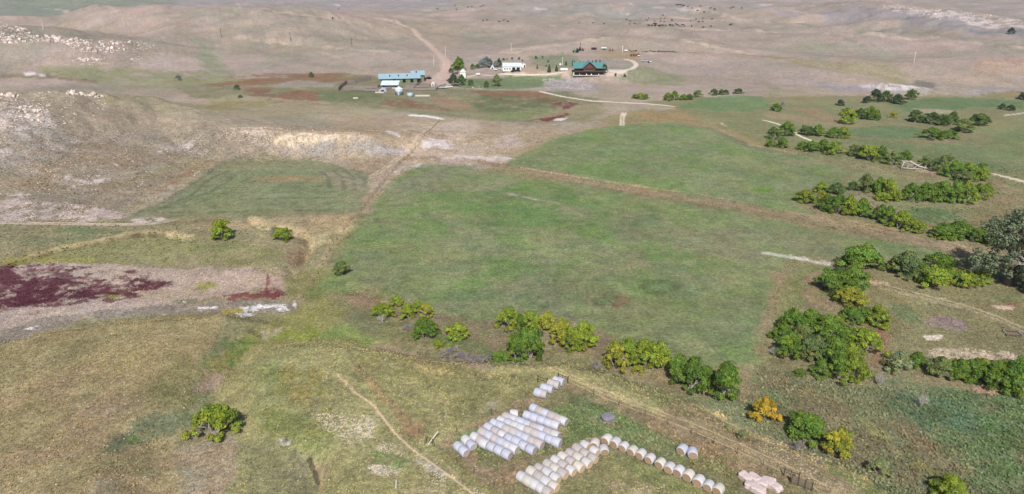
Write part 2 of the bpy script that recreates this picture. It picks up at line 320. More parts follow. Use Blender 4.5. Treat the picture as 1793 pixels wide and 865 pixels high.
for o,c in ((0,(104,88,66)),(-4,(184,164,124))): S([(440,385+o),(462,396+o),(500,400+o),(530,410+o),(545,425+o),(532,445+o),(510,462+o),(520,480+o)],1.6,c,a=.75,warp=.7)  # dark brown bank, then its sunlit side painted in tan
P([(0,455),(60,455),(170,452),(160,458),(0,464)],(152,146,80),2,4,.8)
P([(300,425),(420,420),(500,440),(480,475),(380,460)],(130,130,86),5,8,.7,(24,-.05))
P([(440,380),(475,385),(480,420),(462,430),(445,410)],(170,154,118),3,5,.8,(14,-.05))
S([(600,405),(545,425),(535,450),(505,480)],2,(172,156,120),a=.6)
P([(505,430),(540,420),(545,445),(520,475),(500,460)],(138,114,92),4,7,.7,(16,-.05))
S([(600,395),(575,440),(545,490),(520,530)],1.8,(168,152,114),a=.6,warp=.4)
P([(480,480),(560,470),(590,490),(540,520),(500,520)],(134,128,84),4,6,.8)
# saline flat, purple-red glasswort
P([(-60,462),(120,462),(260,468),(330,470),(440,470),(470,500),(400,520),(250,540),(100,560),(-60,590)],(176,156,142),3,6,.95)
P([(180,500),(300,510),(420,500),(460,470),(500,480),(480,510),(300,525),(180,525)],(168,150,128),3,6,.8,(22,-.1))
P([(-10,465),(30,465),(20,475),(60,490),(110,505),(200,512),(250,512),(240,520),(150,522),(90,528),(30,540),(-10,542)],(88,48,56),1.6,3.5,.95,(16,-.22))
P([(-10,462),(120,466),(250,480),(300,500),(240,525),(120,535),(-10,545)],(98,56,62),3,8,.85,(16,.14))
P([(60,480),(180,500),(120,535),(20,530)],(88,48,56),1.5,2,.9,(20,-.05))
P([(222,500),(238,488),(265,493),(295,496),(270,508),(230,512)],(90,48,58),1.5,4,.92,(10,-.25))
P([(130,500),(220,508),(240,516),(150,518)],(96,52,60),1.5,3,.9,(12,-.05))
for q in [[(60,472),(100,467),(160,468),(120,475)],[(160,490),(200,490),(190,497)],[(210,475),(240,472),(225,480)],[(150,535),(180,533),(165,538)],[(40,550),(75,545),(60,552)]]: P(q,(100,58,64),1.2,2,.85,(8,-.05))
P([(365,520),(420,514),(470,510),(500,516),(480,524),(400,526)],(122,66,66),1.5,4,.85,(10,-.1))
P([(450,480),(480,478),(500,500),(470,510),(450,495)],(182,156,144),4,7,.7); S([(469,480),(469,492),(466,508)],.6,(120,64,62),a=.7,warp=.8); P([(455,505),(480,505),(500,516),(450,520)],(120,64,66),1.5,4,.8,(8,-.15))
P([(330,495),(375,493),(385,500),(350,508)],(140,140,72),2,4,.85); P([(175,515),(215,517),(200,525)],(132,140,74),2,3,.7)
P([(300,525),(350,522),(340,532),(300,532)],(98,112,80),2,3,.8)
P([(-30,590),(60,560),(200,540),(420,525),(520,530),(515,550),(420,545),(280,550),(150,562),(60,585),(-30,612)],(140,128,116),2,3,.9,(30,-.4))
for q in [[(410,540),(435,535),(460,535),(455,545),(420,555)],[(325,543),(350,538),(380,538),(350,545)],[(270,550),(290,550),(285,553)],[(30,578),(60,573),(100,568),(60,578)],[(512,523),(520,530),(522,550),(514,540)],[(480,535),(500,533),(505,545),(490,545)],[(310,528),(330,527),(325,531)],[(430,533),(500,537),(505,540),(440,540)]]:
    P(q,(222,214,208),1.3,4,.95,(7,-.08))
P([(385,543),(425,541),(425,546),(395,550)],(158,142,78),1.5,2)
# green seep between the hills
P([(500,545),(560,520),(640,540),(680,580),(650,600),(560,605),(480,610),(420,640),(380,660),(350,640),(380,600),(430,575)],(134,130,80),7,12,.9)
P([(440,590),(540,555),(560,590),(500,600),(450,600),(400,640),(395,620)],(122,130,62),4,7,.8,(22,-.1))
P([(560,590),(620,550),(690,590),(640,604)],(118,136,78),4,6,.8)
P([(530,510),(600,495),(660,490),(640,508),(590,515),(540,525)],(122,130,82),3,5,.9)
P([(460,580),(495,572),(490,582),(465,595)],(166,150,126),2,3,.85)
P([(395,600),(430,600),(425,640),(400,650)],(96,120,68),3,5,.75,(14,-.05))
P([(360,590),(410,590),(380,630),(345,640),(340,625)],(104,118,84),4,6,.7)
P([(335,660),(400,650),(390,680),(345,700),(330,690)],(170,146,126),3,6,.85,(18,-.15))
P([(330,690),(372,682),(370,705),(340,712)],(112,132,82),4,5,.75)
# hill at lower left
HL=[(-60,612),(60,590),(200,563),(400,550),(380,600),(335,650),(340,720),(300,760),(330,1000),(-300,1000)]
P(HL,(157,142,106),6,8,.97)
P(HL,(142,131,94),10,10,.5,(60,-.05)); P([(0,640),(120,640),(250,700),(150,800),(0,820)],(154,130,106),12,20,.5,(50,.05))
P([(300,610),(350,650),(330,720),(260,700)],(128,124,82),8,12,.7)
P([(240,740),(330,712),(340,740),(290,760),(230,775),(190,800),(180,780)],(116,122,92),4,8,.85,(30,-.3))
P([(220,765),(240,760),(240,775),(215,778)],(108,130,70),2,4,.8)
P([(170,790),(300,780),(420,770),(480,790),(500,865),(300,1000),(150,865)],(158,136,108),8,14,.6,(40,-.1))
P([(170,845),(220,840),(210,865),(150,875)],(140,134,110),4,7,.7)
S([(110,746),(140,720),(180,690),(215,668)],.5,(176,152,120),a=.6); P([(185,705),(215,705),(210,720),(185,722)],(180,160,136),4,8,.6,(10,.0))
# centre bench in front
CB=[(455,605),(600,598),(700,622),(850,643),(960,636),(1050,650),(1130,680),(1210,700),(1320,760),(1460,812),(1590,870),(1800,1100),(300,1100),(420,780),(400,740),(370,700),(395,655)]
P(CB,(150,142,99),5,6,.97)
P([(600,610),(860,650),(940,650),(980,665),(750,770),(680,700),(620,650)],(132,128,86),8,10,.7,(50,-.1))
P([(680,610),(820,645),(760,665),(700,640)],(142,132,90),5,8,.6)
P([(450,640),(560,660),(600,740),(560,800),(470,770),(440,700)],(134,130,74),8,10,.7,(40,-.1)); P([(500,640),(560,650),(530,700),(490,740),(480,690)],(150,130,76),8,14,.55,(30,-.05))
P([(450,640),(490,630),(500,690),(460,740),(440,720)],(120,130,88),8,12,.4)
P([(470,720),(560,720),(600,770),(560,800),(480,790)],(124,130,80),6,10,.6,(30,-.05))
P([(545,725),(600,722),(650,730),(655,765),(620,775),(585,765)],(190,172,150),8,16,.7,(5,.08))
P([(665,770),(720,780),(700,800),(660,790)],(184,166,144),6,10,.7,(5,.06)); P([(640,812),(700,818),(690,835),(650,826)],(196,182,164),3,7,.75,(5,.05))
P([(485,768),(510,768),(508,778),(488,778)],(196,186,172),2,4,.8,(8,-.1))
P([(705,835),(790,850),(850,900),(720,900)],(176,156,132),6,12,.6,(6,.05))
P([(640,780),(720,790),(720,820),(650,812)],(118,134,80),4,6,.7,(18,-.05))
P([(420,770),(540,800),(560,865),(600,1000),(380,1000),(440,830)],(130,126,94),6,9,.7); P([(510,790),(545,800),(555,865),(570,950),(530,900),(515,840)],(122,114,90),6,12,.7)
P([(545,800),(575,815),(570,870),(560,880)],(168,146,112),2,4,.8); S([(542,805),(550,825),(556,850)],.5,(80,70,56),a=.8,warp=1)
S([(590,655),(622,688),(650,706),(668,728),(690,757),(720,785),(745,803),(790,835),(830,866),(880,905)],.5,(196,172,138),warp=.3,a=.95)
S([(720,787),(745,803),(790,835),(810,850)],2.2,(180,162,138),warp=1.2,a=.6,patchy=.0)
S([(730,800),(750,815),(770,830)],1.6,(196,182,166),warp=.7,a=.7,patchy=0)
S([(556,605),(562,640),(590,665)],1.2,(160,148,108),a=.5); S([(625,640),(680,705),(735,765)],1.6,(160,126,92),a=.45,warp=.8)
P([(690,730),(740,740),(730,765),(700,760)],(166,130,100),4,6,.5)
for q in [[(765,722),(780,720),(782,730),(768,732)],[(800,735),(860,720),(870,712),(830,722),(790,745)],[(845,705),(870,700),(860,710)]]: P(q,(170,158,140),3,6,.6,(8,-.05))
# bale yard
P([(755,780),(980,668),(1060,695),(1300,795),(1430,860),(1500,950),(900,950),(860,860)],(128,120,88),2,3,.95)
P([(760,775),(960,675),(985,672),(950,700),(840,760),(780,790)],(158,138,110),3,5,.75)
P([(790,770),(830,755),(990,710),(1010,700),(1080,720),(1150,750),(1040,765),(920,800),(800,800)],(106,120,76),4,7,.85,(34,-.25))
P([(985,680),(1060,712),(1080,725),(1030,720),(990,700)],(98,108,72),3,4,.7)
P([(1000,700),(1100,735),(1250,790),(1300,840),(1260,850),(1100,775),(1000,750)],(112,122,84),4,6,.75,(24,-.2))
P([(1060,735),(1100,745),(1095,758),(1060,750)],(138,106,86),3,5,.6,(14,-.1))
P([(1180,770),(1260,790),(1330,850),(1240,860)],(120,114,80),3,5,.6,(14,-.1))
P([(985,668),(1060,690),(1290,785),(1420,850),(1300,830),(1200,780),(1080,722),(990,682)],(148,127,100),2,4,.8,(22,-.2))
P([(800,795),(870,790),(930,810),(900,850),(860,865),(820,830)],(146,124,98),3,6,.85,(20,-.2))
P([(760,785),(800,800),(870,860),(920,900),(860,900),(750,800)],(132,124,82),3,4,.7)
P([(840,790),(880,800),(870,820),(840,810)],(108,116,76),3,5,.7)
P([(1060,790),(1120,810),(1250,865),(1300,900),(960,900),(1000,850),(1050,820)],(142,134,92),3,4,.9); P([(1060,790),(1140,812),(1250,862),(1180,865),(1100,830)],(118,126,80),4,6,.65)
P([(1060,840),(1150,850),(1150,870),(1070,865)],(160,144,112),3,6,.7,(10,.0))
P([(1230,835),(1330,865),(1420,870),(1440,900),(1250,900)],(112,118,78),3,5,.7)
for o in (0,9): S([(960+o,645-o*.3),(1060+o,690-o*.3),(1200+o,742-o*.3),(1300+o,785-o*.3),(1420+o,842-o*.3),(1480+o,880)],.5,(186,164,126),a=.75,warp=.35)
P([(1130,690),(1210,705),(1320,765),(1450,812),(1560,865),(1450,865),(1320,800),(1180,745)],(150,132,104),3,6,.85,(24,-.25))
P([(1215,702),(1245,712),(1300,745),(1360,775),(1440,805),(1560,865),(1500,850),(1380,795),(1290,750)],(178,158,116),2,4,.85,(18,-.2))
P([(1135,690),(1180,695),(1180,715),(1140,712)],(124,134,82),4,6,.6)
P([(1440,805),(1500,835),(1560,868),(1520,865),(1450,825)],(118,130,76),2,3,.7)
# creek bottom at right
CR_=[(960,636),(1000,620),(1090,660),(1190,695),(1300,700),(1330,640),(1420,660),(1540,680),(1640,680),(1793,690),(1900,720),(1900,1000),(1600,1000),(1560,865),(1440,805),(1320,757),(1210,702),(1130,680),(1050,648)]
P(CR_,(118,120,90),5,7,.95)
P([(1300,700),(1340,640),(1440,690),(1520,720),(1640,790),(1600,860),(1500,820),(1380,760)],(128,116,90),6,9,.75,(34,-.1))
P([(1550,660),(1640,680),(1793,700),(1793,865),(1700,865),(1640,760),(1560,720)],(102,120,84),9,12,.75,(30,-.1))
P([(1560,690),(1660,690),(1720,730),(1620,760),(1570,730)],(100,122,94),8,10,.6,(26,-.05)); P([(1650,720),(1760,730),(1740,770),(1660,760)],(98,122,100),6,10,.6,(30,-.05))
P([(1700,740),(1793,700),(1793,850),(1740,840)],(98,120,72),6,9,.6,(24,-.05))
P([(1540,700),(1640,780),(1700,830),(1650,830),(1560,760)],(138,122,98),6,12,.55,(24,-.05)); P([(1510,730),(1590,790),(1640,830),(1590,810),(1520,760)],(152,140,88),4,7,.6,(20,.0))
P([(1700,675),(1750,680),(1740,690),(1700,687)],(190,156,136),2,3,.85)
P([(1330,680),(1400,700),(1420,730),(1350,730)],(92,110,74),4,6,.6,(20,-.05))
# meander left of centre
P([(590,520),(640,505),(720,530),(850,560),(890,580),(960,610),(1060,630),(1060,655),(960,640),(850,650),(740,625),(690,605),(640,590),(600,560)],(124,118,86),4,5,.9)
P([(600,520),(640,512),(680,535),(650,540),(610,535)],(150,126,104),3,4,.8); P([(620,540),(680,560),(660,590),(620,570)],(116,118,90),3,5,.7)
P([(760,552),(860,556),(890,590),(870,620),(800,600),(760,580)],(132,116,94),3,5,.8,(24,-.2)); P([(660,600),(720,615),(860,640),(850,650),(740,630),(670,612)],(156,136,112),2,4,.85,(22,-.3))
P([(670,560),(740,575),(840,600),(860,620),(760,605),(680,590)],(100,116,72),3,5,.7,(20,-.1)); P([(1040,590),(1110,605),(1090,630),(1040,625)],(128,114,90),3,5,.7)
S([(690,625),(745,648),(830,660),(930,645)],1.4,(178,158,116),a=.6,warp=.5,patchy=-.1)
P([(600,480),(720,460),(760,440),(740,455),(680,480),(610,492)],(140,130,112),4,6,.7,(20,-.1))
# the big hay field
F1=[(648,372),(690,318),(722,293),(760,288),(810,292),(840,300),(930,312),(1040,328),(1150,348),(1290,372),(1420,400),(1540,420),(1640,440),(1640,450),(1500,450),(1400,448),(1375,458),(1350,515),(1330,570),(1318,635),(1270,640),(1200,636),(1130,600),(1040,575),(960,548),(900,545),(860,562),(760,545),(700,520),(650,500),(600,505),(560,500),(590,470),(600,440),(620,400)]
P(F1,(128,135,90),6,8,.97)
P(F1,(106,132,70),14,10,.6,(60,.02)); P(F1,(136,134,98),14,10,.7,(70,.06)); P(F1,(130,126,98),14,10,.6,(45,.2)); P(F1,(106,120,86),14,8,.5,(34,.12))
P([(690,330),(760,290),(850,300),(900,330),(800,340),(700,350)],(140,134,108),8,10,.6,(30,-.2)); P([(700,340),(900,330),(1100,370),(1050,400),(800,400),(680,380)],(98,126,72),10,14,.55,(44,.0))
P([(870,330),(960,330),(1100,350),(1180,370),(1050,360),(920,345)],(92,126,62),6,10,.55,(30,-.05)); P([(1100,400),(1300,400),(1450,440),(1350,450),(1150,440)],(132,124,96),14,20,.6,(40,-.1))
P([(960,500),(1250,470),(1330,540),(1250,620),(1050,570)],(114,120,82),14,20,.45,(60,-.05)); P([(560,480),(700,440),(760,480),(620,505)],(116,122,88),10,14,.5)
P([(1300,540),(1330,480),(1345,500),(1318,635),(1290,630)],(104,120,82),6,8,.5)
S([(888,340),(930,348),(1000,360),(1080,372),(1150,392)],.8,(150,138,112),a=.6,warp=.6,patchy=-.1); S([(888,339),(915,344),(940,350)],1.1,(176,170,156),a=.6,patchy=-.1)
for cx,cy,rx,ry,c in [(1063,526,27,11,(124,90,74)),(1157,502,33,11,(88,92,62))]:
    ring=[(cx+rx*math.cos(t),cy+ry*math.sin(t)) for t in np.linspace(0,2*math.pi,17)]
    S(ring,2.6,c,a=.6,warp=.9,patchy=-.15,wl=10); P(ring[:-1],(84,100,66),4,5,.5)
# dry ditch bank between the fields
S([(862,288),(930,300),(1000,314),(1080,330),(1160,342),(1240,354),(1330,366),(1420,382),(1480,397),(1560,412),(1640,430),(1700,446)],4,(152,132,106),warp=.6,patchy=-.3,a=.85)
S([(1040,328),(1160,348),(1290,370),(1420,392),(1500,408)],2,(134,114,90),a=.6,warp=.7,patchy=-.15,wl=12)
S([(905,292),(1000,308),(1100,323),(1200,337),(1300,353),(1400,368),(1450,380),(1560,400),(1640,418),(1720,440)],1.4,(182,158,122),a=.85,warp=.4)
S([(1385,458),(1368,490),(1350,525),(1338,565),(1330,610)],3.2,(146,126,100),warp=.8,patchy=-.15,a=.8)
# upper hay field
F2=[(895,290),(925,262),(960,245),(1020,228),(1090,219),(1180,217),(1240,226),(1270,238),(1310,255),(1390,272),(1470,286),(1540,300),(1600,312),(1640,322),(1560,330),(1470,325),(1400,335),(1395,355),(1420,375),(1330,360),(1200,336),(1060,314),(950,296)]
P(F2,(128,136,92),6,8,.97); P(F2,(106,131,74),10,8,.6,(50,.05)); P(F2,(132,134,100),10,8,.6,(46,.08)); P(F2,(110,122,92),8,8,.5,(30,.18))
P([(1315,330),(1350,328),(1352,336),(1325,337)],(112,142,64),2,4,.8); S([(1250,225),(1290,245),(1310,255),(1350,265)],6,(112,114,92),a=.6)
S([(925,262),(960,243),(1020,226),(1090,216),(1180,213),(1250,222),(1290,240),(1320,254),(1390,268)],3.5,(160,140,106),a=.8,warp=.5)
P([(1010,215),(1130,190),(1250,205),(1300,225),(1400,268),(1330,255),(1260,222),(1180,212),(1090,215)],(146,134,96),3,5,.85,(30,-.25)); P([(1120,195),(1200,200),(1230,210),(1130,208)],(164,132,96),3,4,.7)
# pale track and lane
S([(945,160),(990,170),(1040,177),(1100,180),(1150,183),(1185,187)],2.6,(214,200,180),warp=.2); S([(1185,187),(1240,193),(1300,200)],2,(128,124,100),a=.6)
for x in (1087,1092): S([(x+4,197),(x,205),(x,219)],1.1,(212,196,172),warp=.4)
S([(1332,210),(1352,214),(1380,224),(1400,238),(1430,249)],3.2,(216,202,184),warp=.25); P([(1262,216),(1275,217),(1272,222)],(218,204,186),1,2)
# pastures and meanders upper right
UR=[(1130,178),(1200,170),(1350,170),(1400,180),(1560,175),(1793,165),(1900,170),(1900,400),(1793,390),(1700,420),(1640,418),(1450,380),(1400,360),(1480,300),(1400,268),(1300,240),(1250,210),(1180,190)]
P(UR,(130,128,92),4,6,.95)
P([(1185,186),(1230,172),(1280,167),(1335,168),(1348,185),(1310,195),(1240,194)],(106,128,86),2,3,.9)
P([(1560,182),(1640,168),(1700,172),(1793,178),(1793,190),(1700,188),(1640,200),(1580,195)],(100,122,84),3,4,.85); P([(1640,195),(1793,192),(1793,210),(1740,215),(1690,200)],(138,130,96),3,5,.7)
P([(1480,226),(1560,218),(1620,224),(1640,236),(1590,243),(1500,242),(1440,232)],(104,124,86),2,3,.9); P([(1490,242),(1560,240),(1660,250),(1740,240),(1793,220),(1793,300),(1700,300),(1640,280),(1540,258)],(110,122,84),4,6,.85,(50,-.3))
P([(1700,230),(1793,215),(1793,280),(1740,280)],(126,132,90),6,8,.5); P([(1793,320),(1760,350),(1700,380),(1680,400),(1793,400)],(146,130,96),4,6,.85)
P([(1400,245),(1500,262),(1480,280),(1400,265)],(116,122,82),3,4,.7)
for q in [[(1700,235),(1730,245),(1700,250),(1640,248),(1560,246),(1490,240),(1440,238)],[(1460,218),(1500,220),(1590,218),(1660,232),(1690,240)],[(1430,190),(1450,205),(1470,215)],[(1380,280),(1460,285),(1560,300),(1640,318),(1680,325)],[(1700,300),(1745,318),(1765,335),(1740,350),(1700,358)],[(1490,345),(1530,365),(1570,372),(1620,375)],[(1410,365),(1480,385),(1560,405)],[(1620,395),(1660,410),(1700,400)],[(1640,310),(1600,295),(1560,290)]]:
    S(q,6,(152,126,102),a=.42,warp=.5,patchy=-.3)
P([(1490,345),(1510,340),(1560,365),(1570,375),(1520,368)],(160,138,116),3,4,.8); P([(1590,362),(1650,365),(1690,385),(1640,392),(1580,380)],(100,120,80),3,4,.85)
P([(1590,285),(1630,288),(1655,305),(1600,302)],(168,148,122),2,3,.8)
P([(1345,195),(1450,210),(1465,220),(1400,215),(1340,205)],(156,134,106),2,4,.8,(20,-.25)); P([(1380,188),(1420,188),(1460,204),(1480,212),(1440,208)],(150,126,100),2,3,.7)
P([(1600,190),(1660,192),(1680,198),(1610,198)],(176,158,134),2,3,.7)
S([(1735,304),(1762,310),(1793,318),(1850,335)],2.6,(206,190,168),warp=.3); S([(1760,202),(1793,198)],2,(206,196,178))
# lower right pasture
LR=[(1385,455),(1500,452),(1640,455),(1700,450),(1793,520),(1900,560),(1900,690),(1793,655),(1640,640),(1560,660),(1520,640),(1420,660),(1340,640),(1335,600),(1360,520)]
P(LR,(134,126,92),3,4,.95); P([(1400,465),(1470,470),(1460,500),(1400,540),(1370,590),(1345,590),(1370,520)],(124,126,82),3,5,.8)
P([(1420,470),(1450,480),(1430,520),(1470,545),(1430,540),(1405,520),(1405,490)],(146,124,100),3,4,.75,(18,-.2)); P([(1540,530),(1640,535),(1600,570),(1570,560)],(106,120,82),4,7,.7,(22,-.1))
P([(1530,500),(1640,520),(1793,570),(1793,600),(1700,580),(1600,545)],(142,132,96),5,8,.6,(30,-.05)); P([(1520,560),(1560,570),(1550,640),(1520,640)],(138,110,88),3,5,.8)
P([(1740,520),(1793,508),(1793,530),(1750,530)],(108,124,82),3,5,.7); P([(1735,535),(1775,537),(1772,543),(1745,541)],(204,178,156),1.5,2); P([(1750,525),(1790,530),(1785,540),(1760,536)],(136,104,84),2,3,.6)
P([(1618,560),(1650,553),(1690,562),(1698,575),(1660,578),(1625,572)],(150,128,124),2,4,.85,(12,-.25)); P([(1615,588),(1650,587),(1645,598),(1622,596)],(218,200,178),1.5,3,.95)
P([(1625,612),(1680,608),(1760,618),(1793,628),(1793,640),(1700,628),(1630,632)],(186,166,144),2,4,.85,(10,-.1)); P([(1510,490),(1545,490),(1560,500),(1530,500)],(196,172,142),2,3,.7)
for o in (0,7): S([(1540-o*.3,497+o),(1600,512+o),(1680,532+o),(1740,552+o),(1793,575+o),(1850,600+o)],.7,(176,160,132),a=.75,warp=.4)
S([(1340,443),(1380,450),(1420,457),(1460,466)],1.5,(200,188,170),a=.8,warp=.6); S([(1390,448),(1420,456),(1450,461)],2,(206,196,180),a=.6,patchy=0,wl=8)
S([(1380,370),(1420,378),(1500,395),(1600,415),(1700,440),(1740,470)],1.8,(170,148,118),a=.7,warp=.6); P([(1680,450),(1710,452),(1720,470),(1690,465)],(116,96,80),3,4,.7)

# finer mottling everywhere
m1 = fbm(GX, GY, 9, 5, 61, .62); m2 = fbm(GX, GY, 2.2, 4, 62, .62); m3 = fbm(GX, GY, 30, 5, 63, .62)
nearf = 1-sst(250, 500, RR)
gr = 1+(m1*.20+m2*.26*nearf+m3*.10)
C *= gr[..., None].astype(np.float32)
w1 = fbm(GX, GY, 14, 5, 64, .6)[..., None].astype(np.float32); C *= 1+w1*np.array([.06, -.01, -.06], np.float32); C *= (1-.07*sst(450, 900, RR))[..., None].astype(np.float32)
C *= KALB*np.array([1.02, 1.05, 1.11], np.float32)
C = np.clip(C, .01, .8)
# ------------------------------------------------------------ materials
def mat(name, rough=.9, spec=.2):
    m = bpy.data.materials.new(name); m.use_nodes = True; nt = m.node_tree
    b = nt.nodes['Principled BSDF']; b.inputs['Roughness'].default_value = rough; b.inputs['Specular IOR Level'].default_value = spec
    return m, nt, b
def N(nt, t, **kw):
    n = nt.nodes.new(t)
    for k, v in kw.items():
        if k.startswith('i_'): n.inputs[k[2:].replace('_', ' ')].default_value = v
        else: setattr(n, k, v)
    return n
gm, nt, bs = mat('ground', 1.0, .05)
at = N(nt, 'ShaderNodeAttribute', attribute_name='Col'); tc = N(nt, 'ShaderNodeTexCoord')
def ns(scale, det, rough=.6):
    n = N(nt, 'ShaderNodeTexNoise'); n.inputs['Scale'].default_value = scale; n.inputs['Detail'].default_value = det; n.inputs['Roughness'].default_value = rough
    nt.links.new(tc.outputs['Object'], n.inputs['Vector']); return n
def mr(src, a, b, c, d):
    n = N(nt, 'ShaderNodeMapRange'); nt.links.new(src, n.inputs[0]); n.inputs[1].default_value = a; n.inputs[2].default_value = b; n.inputs[3].default_value = c; n.inputs[4].default_value = d; return n
g1 = ns(1.3, 5, .75); g2 = ns(4.5, 3, .7); g3 = ns(.35, 6, .75)
a1 = mr(g1.outputs[0], .36, .64, .66, 1.32); a2 = mr(g2.outputs[0], .36, .64, .72, 1.28); a3 = mr(g3.outputs[0], .36, .64, .84, 1.16)
mu = N(nt, 'ShaderNodeMath', operation='MULTIPLY'); nt.links.new(a1.outputs[0], mu.inputs[0]); nt.links.new(a2.outputs[0], mu.inputs[1])
mu2 = N(nt, 'ShaderNodeMath', operation='MULTIPLY'); nt.links.new(mu.outputs[0], mu2.inputs[0]); nt.links.new(a3.outputs[0], mu2.inputs[1])
vm = N(nt, 'ShaderNodeVectorMath', operation='SCALE'); nt.links.new(at.outputs['Color'], vm.inputs[0]); nt.links.new(mu2.outputs[0], vm.inputs['Scale'])
nt.links.new(vm.outputs[0], bs.inputs['Base Color'])
bp = N(nt, 'ShaderNodeBump'); bp.inputs['Strength'].default_value = .8; bp.inputs['Distance'].default_value = .35
nt.links.new(g1.outputs[0], bp.inputs['Height']); nt.links.new(bp.outputs[0], bs.inputs['Normal'])
# ------------------------------------------------------------ ground mesh
nr, nth = GX.shape
V = np.stack([GX, GY, GZ], -1).reshape(-1, 3).astype(np.float32); V = np.vstack([V, [[0, 0, 0]]]).astype(np.float32)
I, J = np.meshgrid(np.arange(nr-1), np.arange(nth), indexing='ij'); J2 = (J+1) % nth
Q = np.stack([I*nth+J, I*nth+J2, (I+1)*nth+J2, (I+1)*nth+J], -1).reshape(-1, 4)[:, ::-1]
T = np.stack([np.full(nth, nr*nth), (np.arange(nth)+1) % nth, np.arange(nth)], -1)
def npmesh(name, verts, quads=None, tris=None, smooth=False, attr=None, uniq='Col'):
    me = bpy.data.meshes.new(name); nq = 0 if quads is None else len(quads); ntr = 0 if tris is None else len(tris)
    me.vertices.add(len(verts)); me.vertices.foreach_set('co', np.ascontiguousarray(verts, np.float32).ravel())
    lp = np.concatenate([a.ravel() for a in (quads, tris) if a is not None]).astype(np.int32)
    me.loops.add(len(lp)); me.loops.foreach_set('vertex_index', lp); me.polygons.add(nq+ntr)
    st = np.concatenate([np.arange(nq)*4, nq*4+np.arange(ntr)*3]).astype(np.int32); me.polygons.foreach_set('loop_start', st)
    if smooth: me.polygons.foreach_set('use_smooth', np.ones(nq+ntr, bool))
    me.update(calc_edges=True)
    if attr is not None:
        ca = me.color_attributes.new(uniq, 'FLOAT_COLOR', 'POINT'); a4 = np.ones((len(verts), 4), np.float32); a4[:, :3] = attr; ca.data.foreach_set('color', a4.ravel())
    return me
me = npmesh('ground', V, Q, T, True, np.vstack([C.reshape(-1, 3), C[0].mean(0)[None]]))
me.materials.append(gm); gob = bpy.data.objects.new('ground', me); COL.objects.link(gob); gob['kind'] = 'structure'
# ------------------------------------------------------------ object helpers
def pmat(name, col, rough=.8, spec=.3, var=.12, scale=3.0, metal=0, rnd=.0, attr=False, bump=0):
    m, nt, b = mat(name, rough, spec); b.inputs['Metallic'].default_value = metal
    c = list(lin(col)*KALB if max(col) < 256 else col)
    tc = N(nt, 'ShaderNodeTexCoord'); n = N(nt, 'ShaderNodeTexNoise'); n.inputs['Scale'].default_value = scale; n.inputs['Detail'].default_value = 5; n.inputs['Roughness'].default_value = .65
    nt.links.new(tc.outputs['Object'], n.inputs['Vector']); r = N(nt, 'ShaderNodeMapRange'); nt.links.new(n.outputs[0], r.inputs[0])
    r.inputs[1].default_value = .3; r.inputs[2].default_value = .7; r.inputs[3].default_value = 1-var; r.inputs[4].default_value = 1+var
    last = r.outputs[0]
    if rnd:
        oi = N(nt, 'ShaderNodeObjectInfo'); r2 = N(nt, 'ShaderNodeMapRange'); nt.links.new(oi.outputs['Random'], r2.inputs[0]); r2.inputs[3].default_value = 1-rnd; r2.inputs[4].default_value = 1+rnd
        mm = N(nt, 'ShaderNodeMath', operation='MULTIPLY'); nt.links.new(last, mm.inputs[0]); nt.links.new(r2.outputs[0], mm.inputs[1]); last = mm.outputs[0]
    v = N(nt, 'ShaderNodeVectorMath', operation='SCALE'); v.inputs[0].default_value = c; nt.links.new(last, v.inputs['Scale']); out = v.outputs[0]
    if attr:
        a = N(nt, 'ShaderNodeAttribute', attribute_name='Col'); v2 = N(nt, 'ShaderNodeVectorMath', operation='MULTIPLY'); nt.links.new(out, v2.inputs[0]); nt.links.new(a.outputs['Color'], v2.inputs[1]); out = v2.outputs[0]
    nt.links.new(out, b.inputs['Base Color'])
    if bump:
        bp = N(nt, 'ShaderNodeBump'); bp.inputs['Strength'].default_value = bump; bp.inputs['Distance'].default_value = .05; nt.links.new(n.outputs[0], bp.inputs['Height']); nt.links.new(bp.outputs[0], b.inputs['Normal'])
    return m
def leafmat(name, col, rnd=.12):
    m = pmat(name, col, .75, .15, .1, 1.2, 0, rnd, True); nt = m.node_tree; b = nt.nodes['Principled BSDF']
    src = b.inputs['Base Color'].links[0].from_socket; tr = N(nt, 'ShaderNodeBsdfTranslucent'); nt.links.new(src, tr.inputs['Color'])
    mx = N(nt, 'ShaderNodeMixShader'); mx.inputs[0].default_value = .22; out = nt.nodes['Material Output']
    nt.links.new(b.outputs[0], mx.inputs[1]); nt.links.new(tr.outputs[0], mx.inputs[2]); nt.links.new(mx.outputs[0], out.inputs[0]); return m
